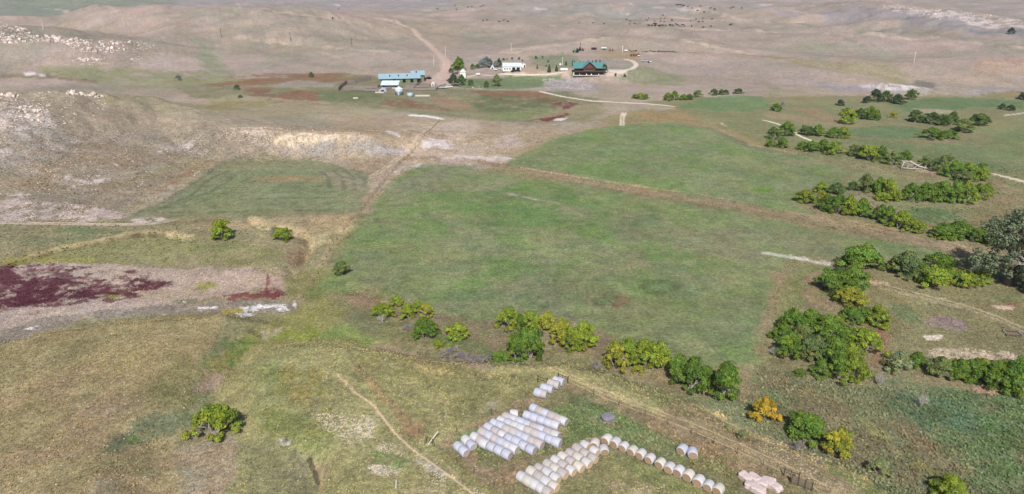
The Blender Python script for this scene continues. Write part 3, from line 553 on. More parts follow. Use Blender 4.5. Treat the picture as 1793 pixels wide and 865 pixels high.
class MB:
    def __init__(s): s.v = []; s.f = []
    def add(s, vs, fs): o = len(s.v); s.v += [tuple(v) for v in vs]; s.f += [tuple(i+o for i in f) for f in fs]; return s
    def box(s, x0, x1, y0, y1, z0, z1):
        return s.add([(x, y, z) for z in (z0, z1) for y in (y0, y1) for x in (x0, x1)], [(0,2,3,1),(4,5,7,6),(0,1,5,4),(2,6,7,3),(0,4,6,2),(1,3,7,5)])
    def prism(s, prof, x0, x1, ax='x'):
        """profile (a, z) swept along x (or y)"""
        n = len(prof); vs = [((x, a, z) if ax == 'x' else (a, x, z)) for x in (x0, x1) for a, z in prof]
        return s.add(vs, [tuple(range(n))[::-1], tuple(range(n, 2*n))]+[(i, (i+1) % n, n+(i+1) % n, n+i) for i in range(n)])
    def tube(s, pts, rad, n=6, cap=True):
        pts = [Vector(p) for p in pts]; rad = rad if hasattr(rad, '__len__') else [rad]*len(pts); rings = []; base = len(s.v)
        for i, p in enumerate(pts):
            d = (pts[min(i+1, len(pts)-1)]-pts[max(i-1, 0)]).normalized(); u = d.orthogonal().normalized() if i == 0 else (u-d*u.dot(d)).normalized(); w = d.cross(u)
            s.v += [tuple(p+(u*math.cos(2*math.pi*k/n)+w*math.sin(2*math.pi*k/n))*rad[i]) for k in range(n)]
        for i in range(len(pts)-1):
            for k in range(n): a = base+i*n+k; b = base+i*n+(k+1) % n; s.f.append((a, b, b+n, a+n))
        if cap: s.f.append(tuple(base+k for k in range(n))[::-1]); s.f.append(tuple(base+(len(pts)-1)*n+k for k in range(n)))
        return s
    def lathe(s, prof, n=16, c=(0, 0)):
        b = len(s.v); s.v += [(c[0]+r*math.cos(2*math.pi*k/n), c[1]+r*math.sin(2*math.pi*k/n), z) for r, z in prof for k in range(n)]
        for i in range(len(prof)-1):
            for k in range(n): a = b+i*n+k; e = b+i*n+(k+1) % n; s.f.append((a, e, e+n, a+n))
        s.f.append(tuple(b+k for k in range(n))[::-1]); s.f.append(tuple(b+(len(prof)-1)*n+k for k in range(n))); return s
    def mesh(s, name, m, smooth=False):
        me = bpy.data.meshes.new(name); me.from_pydata(s.v, [], s.f); me.materials.append(m)
        if smooth: me.polygons.foreach_set('use_smooth', [True]*len(me.polygons))
        me.validate(); me.update(); return me
    def build(s, name, m, parent=None, smooth=False): return link(name, s.mesh(name, m, smooth), parent)
def link(name, me, parent=None):
    o = bpy.data.objects.new(name, me); COL.objects.link(o)
    if parent: o.parent = parent
    return o
def tag(o, label, cat, group=None, kind=None):
    o['label'] = label; o['category'] = cat
    if group: o['group'] = group
    if kind: o['kind'] = kind
    return o
def thing(name, label, cat, loc, rz=0, group=None, sc=1):
    o = bpy.data.objects.new(name, None); COL.objects.link(o); o.location = loc; o.rotation_euler = (0, 0, rz)
    o.scale = (sc, sc, sc) if not hasattr(sc, '__len__') else sc; o.empty_display_size = .3; return tag(o, label, cat, group)
def dup(o, parent=None):
    c = o.copy(); COL.objects.link(c)
    if parent: c.parent = parent
    for ch in o.children: dup(ch, c)
    return c
ORD = ['first','second','third','fourth','fifth','sixth','seventh','eighth','ninth','tenth','eleventh','twelfth','thirteenth','fourteenth','fifteenth','sixteenth','seventeenth','eighteenth','nineteenth','twentieth']
ORD += ['twenty-'+o for o in ORD[:9]]+['thirtieth']+['thirty-'+o for o in ORD[:9]]+['fortieth']+['forty-'+o for o in ORD[:9]]
def at(px, py, dz=0): x, y, z, m = U(px, py); return Vector((x, y, z+dz))
M = dict(
 white=pmat('white_paint', (232,232,228), .6, .3, .06), wood=pmat('grey_wood', (130,118,104), .9, .1, .25, 6), post=pmat('fence_post', (96,84,72), .9, .1, .2, 5),
 paint_post=pmat('pale_post', (214,206,192), .9, .1, .1), wire=pmat('wire', (120,112,104), .6, .4, .1), dark=pmat('dark_opening', (34,30,30), .9, .1, .2), bark=pmat('bark', (120,108,94), .95, .1, .3, 4),
 pbark=pmat('pale_bark', (188,182,172), .95, .1, .2, 4), log=pmat('stained_log', (108,66,54), .8, .2, .25, 4), teal=pmat('teal_metal_roof', (88,142,142), .45, .4, .08, 1), glass=pmat('window_glass', (40,48,58), .1, .6, .1),
 metal=pmat('galvanised_metal', (176,192,206), .45, .5, .1, .8), roof=pmat('pale_blue_metal_roof', (150,178,190), .5, .4, .1, .5), roofw=pmat('white_metal_roof', (214,226,232), .5, .4, .08, .5), wallm=pmat('weathered_wall', (118,132,104), .9, .1, .3, 1.2),
 rust=pmat('rusty_red', (128,62,58), .8, .2, .25, 3), green=pmat('machine_green', (58,128,84), .6, .4, .15, 2), tyre=pmat('tyre', (40,38,38), .9, .1), silver=pmat('silver_paint', (186,192,200), .35, .5, .05), black=pmat('black_paint', (40,40,46), .4, .5, .1),
 cow=pmat('black_hide', (34,30,30), .8, .2, .2), concrete=pmat('pale_concrete', (202,196,187), .9, .1, .12), plank=pmat('corral_plank', (150,138,136), .9, .1, .25, 3))

# ------------------------------------------------------------ roads as draped sheets
def road(name, pts, wid, col, offs=(0,), seedn=1, dz=.05):
    W = [U(*p) for p in pts]; P2 = [Vector((w[0], w[1])) for w in W]; path = []
    for i in range(len(P2)-1):
        p0, p1, p2, p3 = P2[max(i-1, 0)], P2[i], P2[i+1], P2[min(i+2, len(P2)-1)]; n = max(2, int((p2-p1).length/max(wid*.6, 1.2)))
        for k in range(n):
            t = k/n; path.append(.5*((2*p1)+(p2-p0)*t+(2*p0-5*p1+4*p2-p3)*t*t+(3*p1-p0-3*p2+p3)*t**3))
    path.append(P2[-1]); mb = MB(); rr = random.Random(seedn)
    for o in offs:
        b = len(mb.v); wn = 5
        for i, p in enumerate(path):
            d = (path[min(i+1, len(path)-1)]-path[max(i-1, 0)]).normalized(); nn = Vector((-d.y, d.x)); ta = .35+.65*min(1, min(i, len(path)-1-i)/4)
            l, r_ = -wid*.5*ta*(1+rr.uniform(-.18, .18)), wid*.5*ta*(1+rr.uniform(-.18, .18))
            for k in range(wn):
                q = p+nn*(o+l+(r_-l)*k/(wn-1)); mb.v.append((q.x, q.y, zat(q.x, q.y)+dz*(0.2 if k in (0, wn-1) else 1)))
            if i:
                for k in range(wn-1): a = b+(i-1)*wn+k; mb.f.append((a, a+1, a+wn+1, a+wn))
    m = pmat(name+'_dirt', col, 1, .05, .16, .5); o = mb.build(name, m, None, True); o['kind'] = 'structure'; return o
road('gravel_road', [(684,36),(700,42),(730,60),(752,78),(772,98),(782,112),(777,128),(781,140)], 6.0, (192,168,154), dz=.25)
road('farm_driveway', [(812,136),(840,131),(880,129),(930,131),(975,128),(1006,122)], 2.6, (216,198,180), dz=.12)
road('drive_loop', [(1062,123),(1085,127),(1105,121),(1114,114),(1108,107),(1095,104)], 1.1, (222,208,192), (-1.0, 1.0), 3, .12)
road('field_track', [(948,160),(990,170),(1040,177),(1100,180),(1150,183),(1183,187)], 2.0, (222,210,192), (0,), 4, .08)
road('creek_track', [(1334,210),(1352,214),(1380,224),(1400,238),(1428,249)], 1.6, (224,212,196), (0,), 5, .06)
road('pasture_lane', [(-8,390),(90,391),(200,393),(275,391)], .55, (192,176,162), (-.7, .7), 6)
road('foot_trail', [(622,688),(650,706),(668,728),(690,757),(720,785),(745,803),(790,835),(830,866),(870,900)], .26, (200,180,148), (0,), 8, .03)
road('bench_track', [(962,646),(1060,691),(1200,743),(1300,786),(1420,843),(1490,885)], .24, (184,166,132), (-.9, .9), 9, .03)
road('right_lane', [(1540,499),(1600,514),(1680,534),(1740,554),(1793,577),(1850,602)], .3, (176,164,138), (-.8, .8), 10, .03)
road('east_track', [(1738,304),(1762,310),(1793,318),(1850,335)], 1.6, (212,196,176), (0,), 11, .05)

# ------------------------------------------------------------ round bales
def netmat(name, col):
    m = pmat(name, col, .75, .2, .13, 2.2, 0, .06); return m
NETS = [netmat('net_wrap_white', (200,198,200)), netmat('net_wrap_blue_grey', (188,190,204)), netmat('net_wrap_worn', (184,176,174)), netmat('net_wrap_cream', (202,196,187))]
HAYM = {'hay': pmat('weathered_hay', (168,142,118), .95, .05, .3, 6, 0, .12), 'grey': pmat('grey_hay', (176,166,164), .95, .05, .25, 6, 0, .1), 'tan': pmat('tan_hay', (206,178,142), .95, .05, .25, 6)}
def bale_mesh(seed):
    rr = random.Random(seed); mb = MB(); n = 26; prof = [(-.65, .62), (-.62, .71), (-.5, .76), (0, .785), (.5, .76), (.62, .71), (.65, .62)]; b = 0
    ph = rr.uniform(0, 6)
    for x, r in prof:
        for k in range(n):
            a = 2*math.pi*k/n; q = r*(1+.018*math.sin(3*a+ph+x*3)+rr.uniform(-.008, .008)); z = q*math.sin(a); z = max(z, -.68+.02*abs(x)); mb.v.append((x, q*math.cos(a)*1.02, z*.98))
    for i in range(len(prof)-1):
        for k in range(n): a = i*n+k; c = i*n+(k+1) % n; mb.f.append((a, c, c+n, a+n))
    ends = []
    for s_, i0 in ((-1, 0), (1, (len(prof)-1)*n)):
        e = MB(); rings = [(1, 0), (.8, .012), (.55, -.015), (.3, .012), (0.05, .0)]
        for f, dx in rings:
            for k in range(n): v = mb.v[i0+k]; e.v.append((v[0]+s_*(.004+dx), v[1]*f, v[2]*f))
        for i in range(len(rings)-1):
            for k in range(n): a = i*n+k; c = i*n+(k+1) % n; e.f.append((a, c, c+n, a+n) if s_ < 0 else (a, a+n, c+n, c))
        e.f.append(tuple((len(rings)-1)*n+k for k in range(n))); ends.append(e)
    return mb.mesh('hay_bale', NETS[0], True), [e.mesh('bale_end', HAYM['hay'], False) for e in ends]
BM = [bale_mesh(i) for i in range(4)]
def setmat(o, m): o.material_slots[0].link = 'OBJECT'; o.material_slots[0].material = m
def bale(x, y, ang, label, group, net, hay, sc=1.0, tilt=0):
    bm_, en = random.choice(BM); o = link('hay_bale', bm_); setmat(o, net); o.location = (x, y, zat(x, y)+.64*sc)
    o.rotation_euler = (0, tilt, ang+random.uniform(-.05, .05)); q_ = sc*random.uniform(.93, 1.05); o.scale = (q_*random.uniform(1.02, 1.08), q_, q_); tag(o, label, 'bale', group)
    for e in en: c = link('bale_end', e, o); setmat(c, hay)
    return o
Z3 = lambda x, y: (750+x/3.843, 640+y/3.843)
def balerow(p, q, n, rowdesc, group, nets, hay, perp=False, jit=.06):
    a = U(p[0], p[1]+2); b = U(q[0], q[1]+2); ang = math.atan2(b[1]-a[1], b[0]-a[0])
    for i in range(n):
        t = i/max(n-1, 1); x = a[0]+(b[0]-a[0])*t+random.uniform(-jit, jit)*.5; y = a[1]+(b[1]-a[1])*t+random.uniform(-jit, jit)
        net = random.choice(nets); look = {NETS[0]: 'white', NETS[1]: 'bluish white', NETS[2]: 'worn greyish', NETS[3]: 'cream white'}[net]
        which = 'loner' if n == 1 else (['upper', 'lower'][i] if n == 2 else ORD[i]+' from upper left')
        bale(x, y, ang+(math.pi/2 if perp else 0), f'{look} bale, {which} of {rowdesc}'.replace('from upper left of','from upper left,').replace('of at','at'), group, net, hay)
BW = [NETS[1], NETS[0], NETS[1], NETS[2]]
stA = [((205,560),(240,592),2),((258,520),(292,553),2),((316,500),(352,522),2),((378,540),(528,612),4),((368,468),(575,575),6),((408,436),(690,580),7),((446,405),(742,545),8),((492,385),(862,530),9),((530,362),(852,482),8)]
nm = ['first short row','second short row','third short row','fourth row','fifth row','sixth row','seventh row','eighth row','farthest row']
for (p, q, n), d in zip(stA, nm): balerow(Z3(*p), Z3(*q), n, f'the {d} in the big left block', 'wrapped bales in the big left block', BW, HAYM['grey'])
balerow(Z3(577,342), Z3(577,342), 1, 'at the back corner of the big left block', 'wrapped bales in the big left block', [NETS[0]], HAYM['grey'])
balerow(Z3(668,350), Z3(855,418), 5, 'the nearer row of the small back block', 'wrapped bales in the small back block', BW, HAYM['grey'])
balerow(Z3(712,306), Z3(908,390), 6, 'the farther row of the small back block', 'wrapped bales in the small back block', BW, HAYM['grey'])
for k, (p, q) in enumerate([((742,196),(774,204)),((782,164),(812,172)),((828,134),(856,142)),((862,114),(888,122))]):
    balerow(Z3(*p), Z3(*q), 2, f'the {ORD[k]} pair up to the top fence corner', 'wrapped bales at the top fence corner', BW, HAYM['grey'])
stD = [((632,768),(800,868),5),((695,735),(842,832),4),((748,710),(852,776),3),((804,682),(902,745),3),((855,658),(958,722),3),((904,633),(1012,697),3),((954,608),(1064,672),3),((1002,580),(1104,640),3),((1056,556),(1116,592),2)]
for k, (p, q, n) in enumerate(stD): balerow(Z3(*p), Z3(*q), n, f'{ORD[k]} row from front, lower block', 'wrapped bales in the lower middle block', [NETS[0], NETS[3], NETS[0], NETS[2]], HAYM['tan'])
rowE = [(1062,772.5),(1077,778),(1092,785),(1107,792),(1122,798),(1138,806),(1156,814.5),(1172,822),(1188,828),(1205,835.5),(1223,845),(1240,853.5),(1257,860)]
wE = [U(p[0], p[1]+3) for p in rowE]; aE = math.atan2(wE[-1][1]-wE[0][1], wE[-1][0]-wE[0][0])
for i, w in enumerate(wE):
    bale(w[0], w[1], aE+math.pi/2, f'bale with brown hay face, {ORD[i]} from left in the long single row', 'bales side by side in the long single row', NETS[0] if i % 3 else NETS[3], HAYM['hay'])
w = U(1041,783); bale(w[0], w[1], aE+math.pi/2+.35, 'white bale turned sideways at the head of the lower block', 'two turned bales by the lower block', NETS[3], HAYM['hay'])
w = U(1057,793); bale(w[0], w[1], aE+math.pi/2+.7, 'smaller leaning white bale with dark face beside the long row', 'two turned bales by the lower block', NETS[0], HAYM['hay'], .88)
w = U(1194,793); bale(w[0], w[1], aE+math.pi/2, 'left of the two bluish bales standing apart above the long row', 'two bales apart', NETS[1], HAYM['hay'])
w = U(1212,799); bale(w[0], w[1], aE+math.pi/2+.5, 'right of the two bluish bales standing apart above the long row', 'two bales apart', NETS[1], HAYM['hay'])
# old slumped bales
def slumped(px, py, label, name, m, r=.8, cat='bale', group=None, ang=0, ln=1.5):
    me = bpy.data.meshes.new(name); b = bmesh.new(); bmesh.ops.create_icosphere(b, subdivisions=4, radius=1)
    rr = Vector((random.uniform(0, 50), random.uniform(0, 50), 0)); from mathutils import noise as mn
    for v in b.verts:
        c = v.co.copy(); e = 4.5; c = Vector([math.copysign(abs(t)**(2/e*.9), t) for t in c]); n = 1+.16*mn.noise(c*1.4+rr)+.06*mn.noise(c*5+rr); v.co = Vector((c.x*n*ln*.5, c.y*n*r, max(c.z*n*r*.72, -.4*r)))
    b.to_mesh(me); b.free(); me.materials.append(m); o = link(name, me); p = at(px, py, .35*r); o.location = p; o.rotation_euler = (0, random.uniform(-.08, .08), ang); return tag(o, label, cat, group)
slumped(1064, 735, 'old dark grey slumped bale alone in green weeds', 'old_bale', pmat('old_grey_hay', (136,130,142), .95, .05, .35, 5, bump=1), .85, ang=.3, ln=2.0)
PK = pmat('faded_pink_wrap', (210,192,188), .8, .2, .16, 2.5, 0, .05, bump=.6)
pk = [(1305,838,'uppermost left pinkish old bale beside a dark gap'),(1320,840,'second pinkish old bale from the left end of the slumped pile'),(1316,853,'lower left pinkish bale of the slumped pile'),(1332,848,'middle pinkish bale of the slumped pile'),(1327,860,'front pinkish bale of the slumped pile'),(1345,846,'upper right pinkish bale of the slumped pile'),(1356,855,'right end pinkish bale of the slumped pile')]
for i, (x, y, l) in enumerate(pk): slumped(x, y, l, 'old_bale', PK, .7, group='slumped pinkish bales', ang=aE+random.uniform(-.3, .3), ln=2.0)

# ------------------------------------------------------------ trees
def crown_mesh(seed, kind):
    rg = np.random.default_rng(seed); vs = []; cs = []
    if kind == 'shrub': nc, per, lo, ls = 84, 120, .0, .036
    elif kind == 'broad': nc, per, lo, ls = 90, 120, .1, .034
    elif kind == 'twig': nc, per, lo, ls = 60, 60, .0, .06
    elif kind == 'con': nc, per, lo, ls = 60, 60, 0, .07
    else: nc, per, lo, ls = 30, 30, 0, .08
    for c in range(nc):
        if kind == 'con':
            z = (c+.5)/nc; a = c*2.4; rad = (1-z)**.8*.75+.04; ctr = np.array([rad*math.cos(a)*.8, rad*math.sin(a)*.8, z*.95+.03]); cr = .12+.16*(1-z)
        else:
            a = rg.uniform(0, 2*math.pi); u = rg.uniform(0, 1)**.75; el = u*math.pi/2
            bump = 1+.22*math.sin(a*2+seed)+.16*math.sin(a*5+seed*2)
            rad = math.cos(el)*.86*bump*(rg.uniform(.2, 1)**.4); z = lo+.1+(.95-lo-.14)*math.sin(el)*rg.uniform(.72, 1.03)*(1+.1*math.sin(a*3+seed)); ctr = np.array([rad*math.cos(a), rad*math.sin(a), z]); cr = rg.uniform(.13, .25)
        p = rg.normal(size=(per, 3)); p /= np.linalg.norm(p, axis=1)[:, None]; p[:, 2] = np.abs(p[:, 2])*.9-.25*rg.uniform(0, 1, per); q = ctr+p*cr*rg.uniform(.55, 1.1, (per, 1))*np.array([1, 1, .8])
        nrm = p+rg.normal(size=(per, 3))*.45+np.array([0, 0, .35]); nrm /= np.linalg.norm(nrm, axis=1)[:, None]
        t = np.cross(nrm, rg.normal(size=(per, 3))); t /= np.linalg.norm(t, axis=1)[:, None]; b = np.cross(nrm, t)
        s = ls*rg.uniform(.6, 1.25, (per, 1)); q[:, 2] = np.maximum(q[:, 2], .015)
        if kind == 'twig': t = p*.8+rg.normal(size=(per, 3))*.5; t /= np.linalg.norm(t, axis=1)[:, None]; b = np.cross(nrm, t)*.12; t = t*1.5
        quad = np.stack([q-t*s-b*s*.6, q+t*s*.2-b*s*.8, q+t*s+b*s*.5, q-t*s*.3+b*s*.8], 1); vs.append(quad.reshape(-1, 3))
        cl = rg.uniform(.66, 1.24); lf = cl*rg.uniform(.7, 1.3, (per, 1)); hue = rg.uniform(-.14, .18)+rg.uniform(-.05, .05, (per, 1))
        col = np.concatenate([lf*(1+hue*1.6), lf*(1+hue*.5), lf*(1-hue)], 1); cs.append(np.repeat(col, 4, 0))
    v = np.vstack(vs); return npmesh('crown', v, np.arange(len(v)).reshape(-1, 4), None, False, np.vstack(cs))
def branch_mb(seed, levels=4, spread=.6, n0=5, r0=.035, ln=.45, mb=None, n=5):
    rr = random.Random(seed); mb = mb or MB()
    def grow(p, d, r, l, lev):
        m = p+d*l*.5+Vector((rr.uniform(-1, 1), rr.uniform(-1, 1), rr.uniform(-.5, .5)))*l*.08; e = p+d*l+Vector((rr.uniform(-1, 1), rr.uniform(-1, 1), rr.uniform(-.3, .6)))*l*.12
        mb.tube([p, m, e], [r, r*.8, r*.55], n if lev > 1 else 3, False)
        if lev > 0:
            for _ in range(rr.choice((2, 3, 3))):
                q = m.lerp(e, rr.uniform(.2, 1)); dd = (d+Vector((rr.uniform(-1, 1), rr.uniform(-1, 1), rr.uniform(-.5, .6)))*spread*1.2).normalized(); grow(q, dd, r*.5, l*rr.uniform(.55, .8), lev-1)
    for i in range(n0):
        a = 2*math.pi*(i+rr.uniform(-.3, .3))/n0; d = Vector((math.cos(a)*spread, math.sin(a)*spread, 1)).normalized(); grow(Vector((0, 0, -.05)), d, r0, ln, levels)
    return mb
CROWN = {'twig': [crown_mesh(s, 'twig') for s in (41, 42, 43)], 'shrub': [crown_mesh(s, 'shrub') for s in range(1, 8)], 'broad': [crown_mesh(s, 'broad') for s in range(20, 23)], 'con': [crown_mesh(s, 'con') for s in (31, 32)]}
TRUNK = [branch_mb(s, 3, .85, 6, .03, .46).mesh('trunk', M['pbark']) for s in (1, 2, 3)]
CTR = MB().tube([(0, 0, -.05), (0, 0, .9)], [.06, .02], 6).mesh('trunk', M['bark'])
BARE = [branch_mb(s, 4, .8, 8, .042, .36).mesh('branches', M['pbark']) for s in (5, 6, 7)]
LM = dict(yg=leafmat('leaf_yellow_green', (142,162,60)), gr=leafmat('leaf_green', (112,142,58)), dg=leafmat('leaf_dark_green', (94,120,66)), ol=leafmat('leaf_olive', (126,142,84)), go=leafmat('leaf_golden', (206,176,62)),
          ye=leafmat('leaf_yellowish', (166,170,66)), bl=leafmat('leaf_blue_grey', (134,148,150)), pa=leafmat('leaf_pale_grey', (150,160,112)), sg=leafmat('leaf_silver_sage', (158,154,158)), dk=leafmat('leaf_evergreen', (78,100,66)), tn=leafmat('brush_tan', (156,146,110)))
LOOK = dict(yg='bright yellow-green', gr='fresh green', dg='dark green', ol='dull olive', go='golden autumn', ye='yellowing', bl='blue-grey', pa='pale grey-green', sg='silvery grey', dk='dark evergreen', tn='tan')
MMm = {}
def tree(px, py, w, h, kind, label, group=None, shape='shrub'):
    x, y, z, m = U(px, py-min(w*.06, 3)); r = w*.5*m*(1 if group else .84); dep = math.atan2(CAMH-z, math.hypot(x, y)); Hh = (h*m-1.3*r*math.sin(dep)*.7)/math.cos(dep); Hh = min(max(Hh, r*(1.0 if shape != 'con' else 2.2)), r*3.4)
    y += r*.3; z = zat(x, y); small = w < 16
    nmx = {'con': 'conifer_tree', 'broad': 'broadleaf_tree', 'bare': 'bare_tree'}.get(shape, 'shrub' if r < 1.7 else 'bushy_tree')
    t = thing(nmx, label, 'tree' if nmx != 'shrub' else 'shrub', (x, y, z-.05), random.uniform(0, 6.28), group, (r*1.24, r*1.24, Hh*1.16))
    if shape == 'bare': link('branches', random.choice(BARE), t); return t
    if kind == 'sg': shape = 'twig'
    c = link('crown', random.choice(CROWN[shape]), t); me = c.data
    if not me.materials: me.materials.append(LM['gr'])
    setmat(c, LM[kind]); link('trunk', CTR if shape == 'con' else random.choice(TRUNK), t)
    return t
def cluster(desc, group, L, tf=None, noun='tree', shape='shrub'):
    """entries (x, base y, w, h, kind); labelled by look and by place from the left"""
    if tf: L = [(tf(e[0], e[1])[0], tf(e[0], e[1])[1], e[2]/tf(0, 0, 1), e[3]/tf(0, 0, 1))+e[4:] for e in L]
    L = sorted(L, key=lambda e: e[0])
    for i, e in enumerate(L):
        nn = noun; od = (ORD[i]+' from left' if 0 < i < len(L)-1 else ('leftmost' if i == 0 else 'rightmost'))
        tree(e[0], e[1], e[2], e[3], e[4], f'{LOOK[e[4]]} {nn}, {od} {desc}'.replace('in the dense belt around the fallen white tree','in belt round fallen white tree').replace('of the tree belt at the middle of the near field edge','of the belt along the near field edge').replace('of the grove at the near left edge of the hay field','of the grove left of the hay field').replace('in the thicket at the lower right edge of the view','in thicket at lower right edge').replace('in the row under the lodge hill beside the small green field','in the row under the lodge hill'), group, e[5] if len(e) > 5 else shape)
tree(385,423,48,33,'yg','bright green round tree standing alone above the left pasture lane')
tree(494,424,38,24,'yg','yellow-green low tree beside a grey bush on the dry pasture'); tree(479,414,20,14,'sg','grey brush right against a yellow-green tree on the dry pasture')
tree(597,483,38,23,'ol','dark olive tree standing alone at the left corner of the hay field', None, 'broad'); tree(374,768,84,58,'yg','large lone yellow-green tree on the left hillside with black shadow')
cluster('of the grove at the near left edge of the hay field', 'grove left of the hay field', [(666,558,38,26,'yg'),(695,538,23,19,'yg'),(714,558,30,25,'yg'),(730,547,20,20,'yg'),(747,556,26,24,'ye'),(741,584,30,26,'gr'),(743,597,42,34,'gr'),(800,597,36,30,'yg')])
cluster('in scrub below the left grove', 'low scrub below the grove', [(712,580,16,12,'sg'),(768,609,20,8,'yg'),(788,612,16,8,'yg'),(786,630,32,18,'sg'),(808,635,30,16,'sg'),(828,637,24,14,'sg'),(844,636,20,16,'sg'),(859,632,16,14,'sg')], noun='brush clump')
cluster('of the tree belt at the middle of the near field edge', 'tree belt along the near field edge', [(893,577,40,36,'yg'),(912,578,28,26,'gr'),(930,580,34,32,'yg'),(957,578,32,30,'ye'),(983,604,46,42,'ye'),(1003,615,40,38,'yg'),(1022,614,44,46,'yg'),(904,634,44,46,'gr'),(928,633,46,58,'gr'),(875,636,34,24,'gr'),(1045,648,18,16,'sg'),(1077,650,44,48,'ye'),(1100,640,46,44,'yg'),(1128,643,46,44,'yg'),(1155,645,52,44,'yg'),(1117,656,22,16,'ye'),(1190,672,46,46,'gr'),(1212,686,56,54,'gr'),(1235,668,34,26,'gr'),(1272,698,60,58,'gr')])
tree(1338,741,50,42,'go','golden orange autumn tree on the creek bank'); tree(1413,773,76,50,'gr','round green tree right of the golden tree on the creek bank'); tree(1470,800,64,46,'ye','yellowing tree with bare pale stems near the terrace edge')
tree(1398,792,26,20,'sg','small grey shrub between the round green tree and the yellowing tree'); tree(1422,786,16,12,'pa','tiny pale shrub beneath the round green tree'); tree(1540,836,46,32,'pa','faded grey-green shrub low on the creek bank'); tree(1662,875,66,42,'yg','yellow-green tree cut by the bottom edge of the view')
tree(1615,714,38,34,'sg','bare grey leafless tree alone in the green creek bottom', None, 'bare'); tree(1541,678,38,34,'sg','bleached bare fallen-looking tree right of the large thicket', None, 'bare'); tree(1441,662,32,28,'sg','bare grey tree at the foot of the large thicket', None, 'bare'); tree(1358,628,34,28,'sg','bare grey tree at the left tip of the large thicket', None, 'bare'); tree(1665,668,30,26,'sg','bare pale stems leaning out of the right-hand thicket', None, 'bare'); tree(800,612,12,12,'sg','thin bare stem under the lone field-edge tree', None, 'bare')
tree(668,566,26,20,'sg','pale bare stems in front of the leftmost grove tree', None, 'bare')
cluster('of the large thicket below the right lane', 'large thicket right of the hay field', [(1372,600,34,30,'gr'),(1390,590,44,44,'gr'),(1418,585,50,40,'gr'),(1383,630,50,44,'gr'),(1402,612,44,40,'ol'),(1445,600,56,44,'gr'),(1465,585,40,30,'yg'),(1428,635,50,44,'ol'),(1458,640,56,46,'gr'),(1438,660,36,26,'gr'),(1470,668,48,44,'gr'),(1494,668,50,46,'yg'),(1488,640,46,38,'yg'),(1516,622,58,44,'yg'),(1484,610,44,36,'gr'),(1494,566,40,24,'gr'),(1515,566,36,26,'gr'),(1537,572,42,34,'yg'),(1402,660,20,14,'gr')])
cluster('of the pair beside the bare tree in the creek bottom', 'pair beside the bare tree', [(1575,656,46,38,'pa'),(1606,645,34,26,'gr')])
cluster('in the thicket at the lower right edge of the view', 'thicket at the lower right edge', [(1650,664,50,36,'ol'),(1680,668,44,36,'gr'),(1706,672,50,40,'gr'),(1722,655,40,26,'yg'),(1745,685,54,48,'gr'),(1772,692,54,52,'gr'),(1792,675,50,44,'gr'),(1760,660,44,28,'ol'),(1800,695,50,48,'gr')])
cluster('in the pair of clumps left of the right lane', 'clumps left of the right lane', [(1512,476,70,46,'gr'),(1458,516,50,40,'gr'),(1490,514,56,44,'gr'),(1472,496,40,24,'dg'),(1491,538,48,32,'ye')])
cluster('in the clump shaded by the big cottonwood', 'clump shaded by the big cottonwood', [(1588,488,56,42,'ol'),(1615,494,44,30,'gr'),(1645,482,50,36,'gr'),(1638,506,56,38,'yg'),(1664,502,36,30,'yg'),(1690,504,44,28,'yg'),(1715,501,34,28,'yg')])
cluster('in the short row behind the big cottonwood', 'row behind the big cottonwood', [(1655,418,40,18,'gr'),(1680,420,46,26,'gr'),(1715,425,34,24,'gr'),(1735,432,28,24,'ol')])
Z4t = lambda x, y, s=0: 2.702 if s else (1343+x/2.702, 100+y/2.702)
cluster('in the far creek row under the bare hills', 'far creek row under the hills', [(350,232,45,25,'dk'),(470,220,40,28,'dk'),(515,215,60,52,'dk'),(565,215,55,45,'dg'),(620,225,60,40,'dk'),(685,205,50,42,'dg'),(597,288,36,26,'ye'),(1115,250,34,25,'dk'),(1155,256,35,25,'dk'),(1212,205,34,34,'dk')], Z4t)
cluster('in the second creek row', 'second creek row', [(385,322,72,66,'yg'),(380,282,56,34,'dg'),(440,298,60,45,'dg'),(490,300,60,55,'gr'),(518,302,46,45,'gr'),(705,312,75,50,'dg'),(785,322,80,50,'dg'),(840,328,60,50,'dg'),(875,326,60,55,'dg'),(935,360,95,55,'ol'),(1010,328,85,50,'dg'),(785,395,90,50,'gr'),(865,392,70,40,'gr')], Z4t)
cluster('in the row along the upper hay field edge', 'row along the upper field edge', [(45,258,50,32,'gr'),(72,256,36,36,'sg'),(28,392,60,50,'dg'),(95,378,70,60,'gr'),(15,428,40,35,'gr'),(75,432,70,45,'gr'),(190,375,65,45,'dg'),(245,378,60,48,'gr'),(325,388,70,46,'gr'),(360,388,66,48,'yg'),(165,440,50,35,'gr'),(215,452,70,50,'gr'),(268,450,60,50,'gr'),(315,466,85,58,'yg')], Z4t)
cluster('in the dense belt around the fallen white tree', 'dense belt round the fallen white tree', [(425,476,75,55,'ol'),(485,496,80,72,'yg'),(540,495,70,62,'gr'),(600,513,70,60,'ol'),(655,500,60,50,'gr'),(750,525,70,48,'ol'),(830,548,90,70,'ol'),(890,575,90,70,'gr'),(960,585,100,70,'yg'),(1020,588,70,60,'yg'),(930,602,90,55,'ol'),(1010,560,70,50,'gr'),(860,520,80,48,'ol')], Z4t)
cluster('in the inner curved belt of the oxbow', 'inner belt of the oxbow', [(470,640,80,75,'ol'),(405,634,45,40,'dg'),(530,650,80,70,'gr'),(580,670,90,80,'yg'),(612,686,60,50,'yg'),(550,684,70,40,'yg'),(685,688,80,78,'gr'),(745,688,80,80,'gr'),(830,690,100,88,'gr'),(890,695,90,90,'gr'),(940,698,100,94,'yg'),(1010,676,80,66,'yg'),(1050,645,50,40,'yg'),(800,650,60,50,'gr')], Z4t)
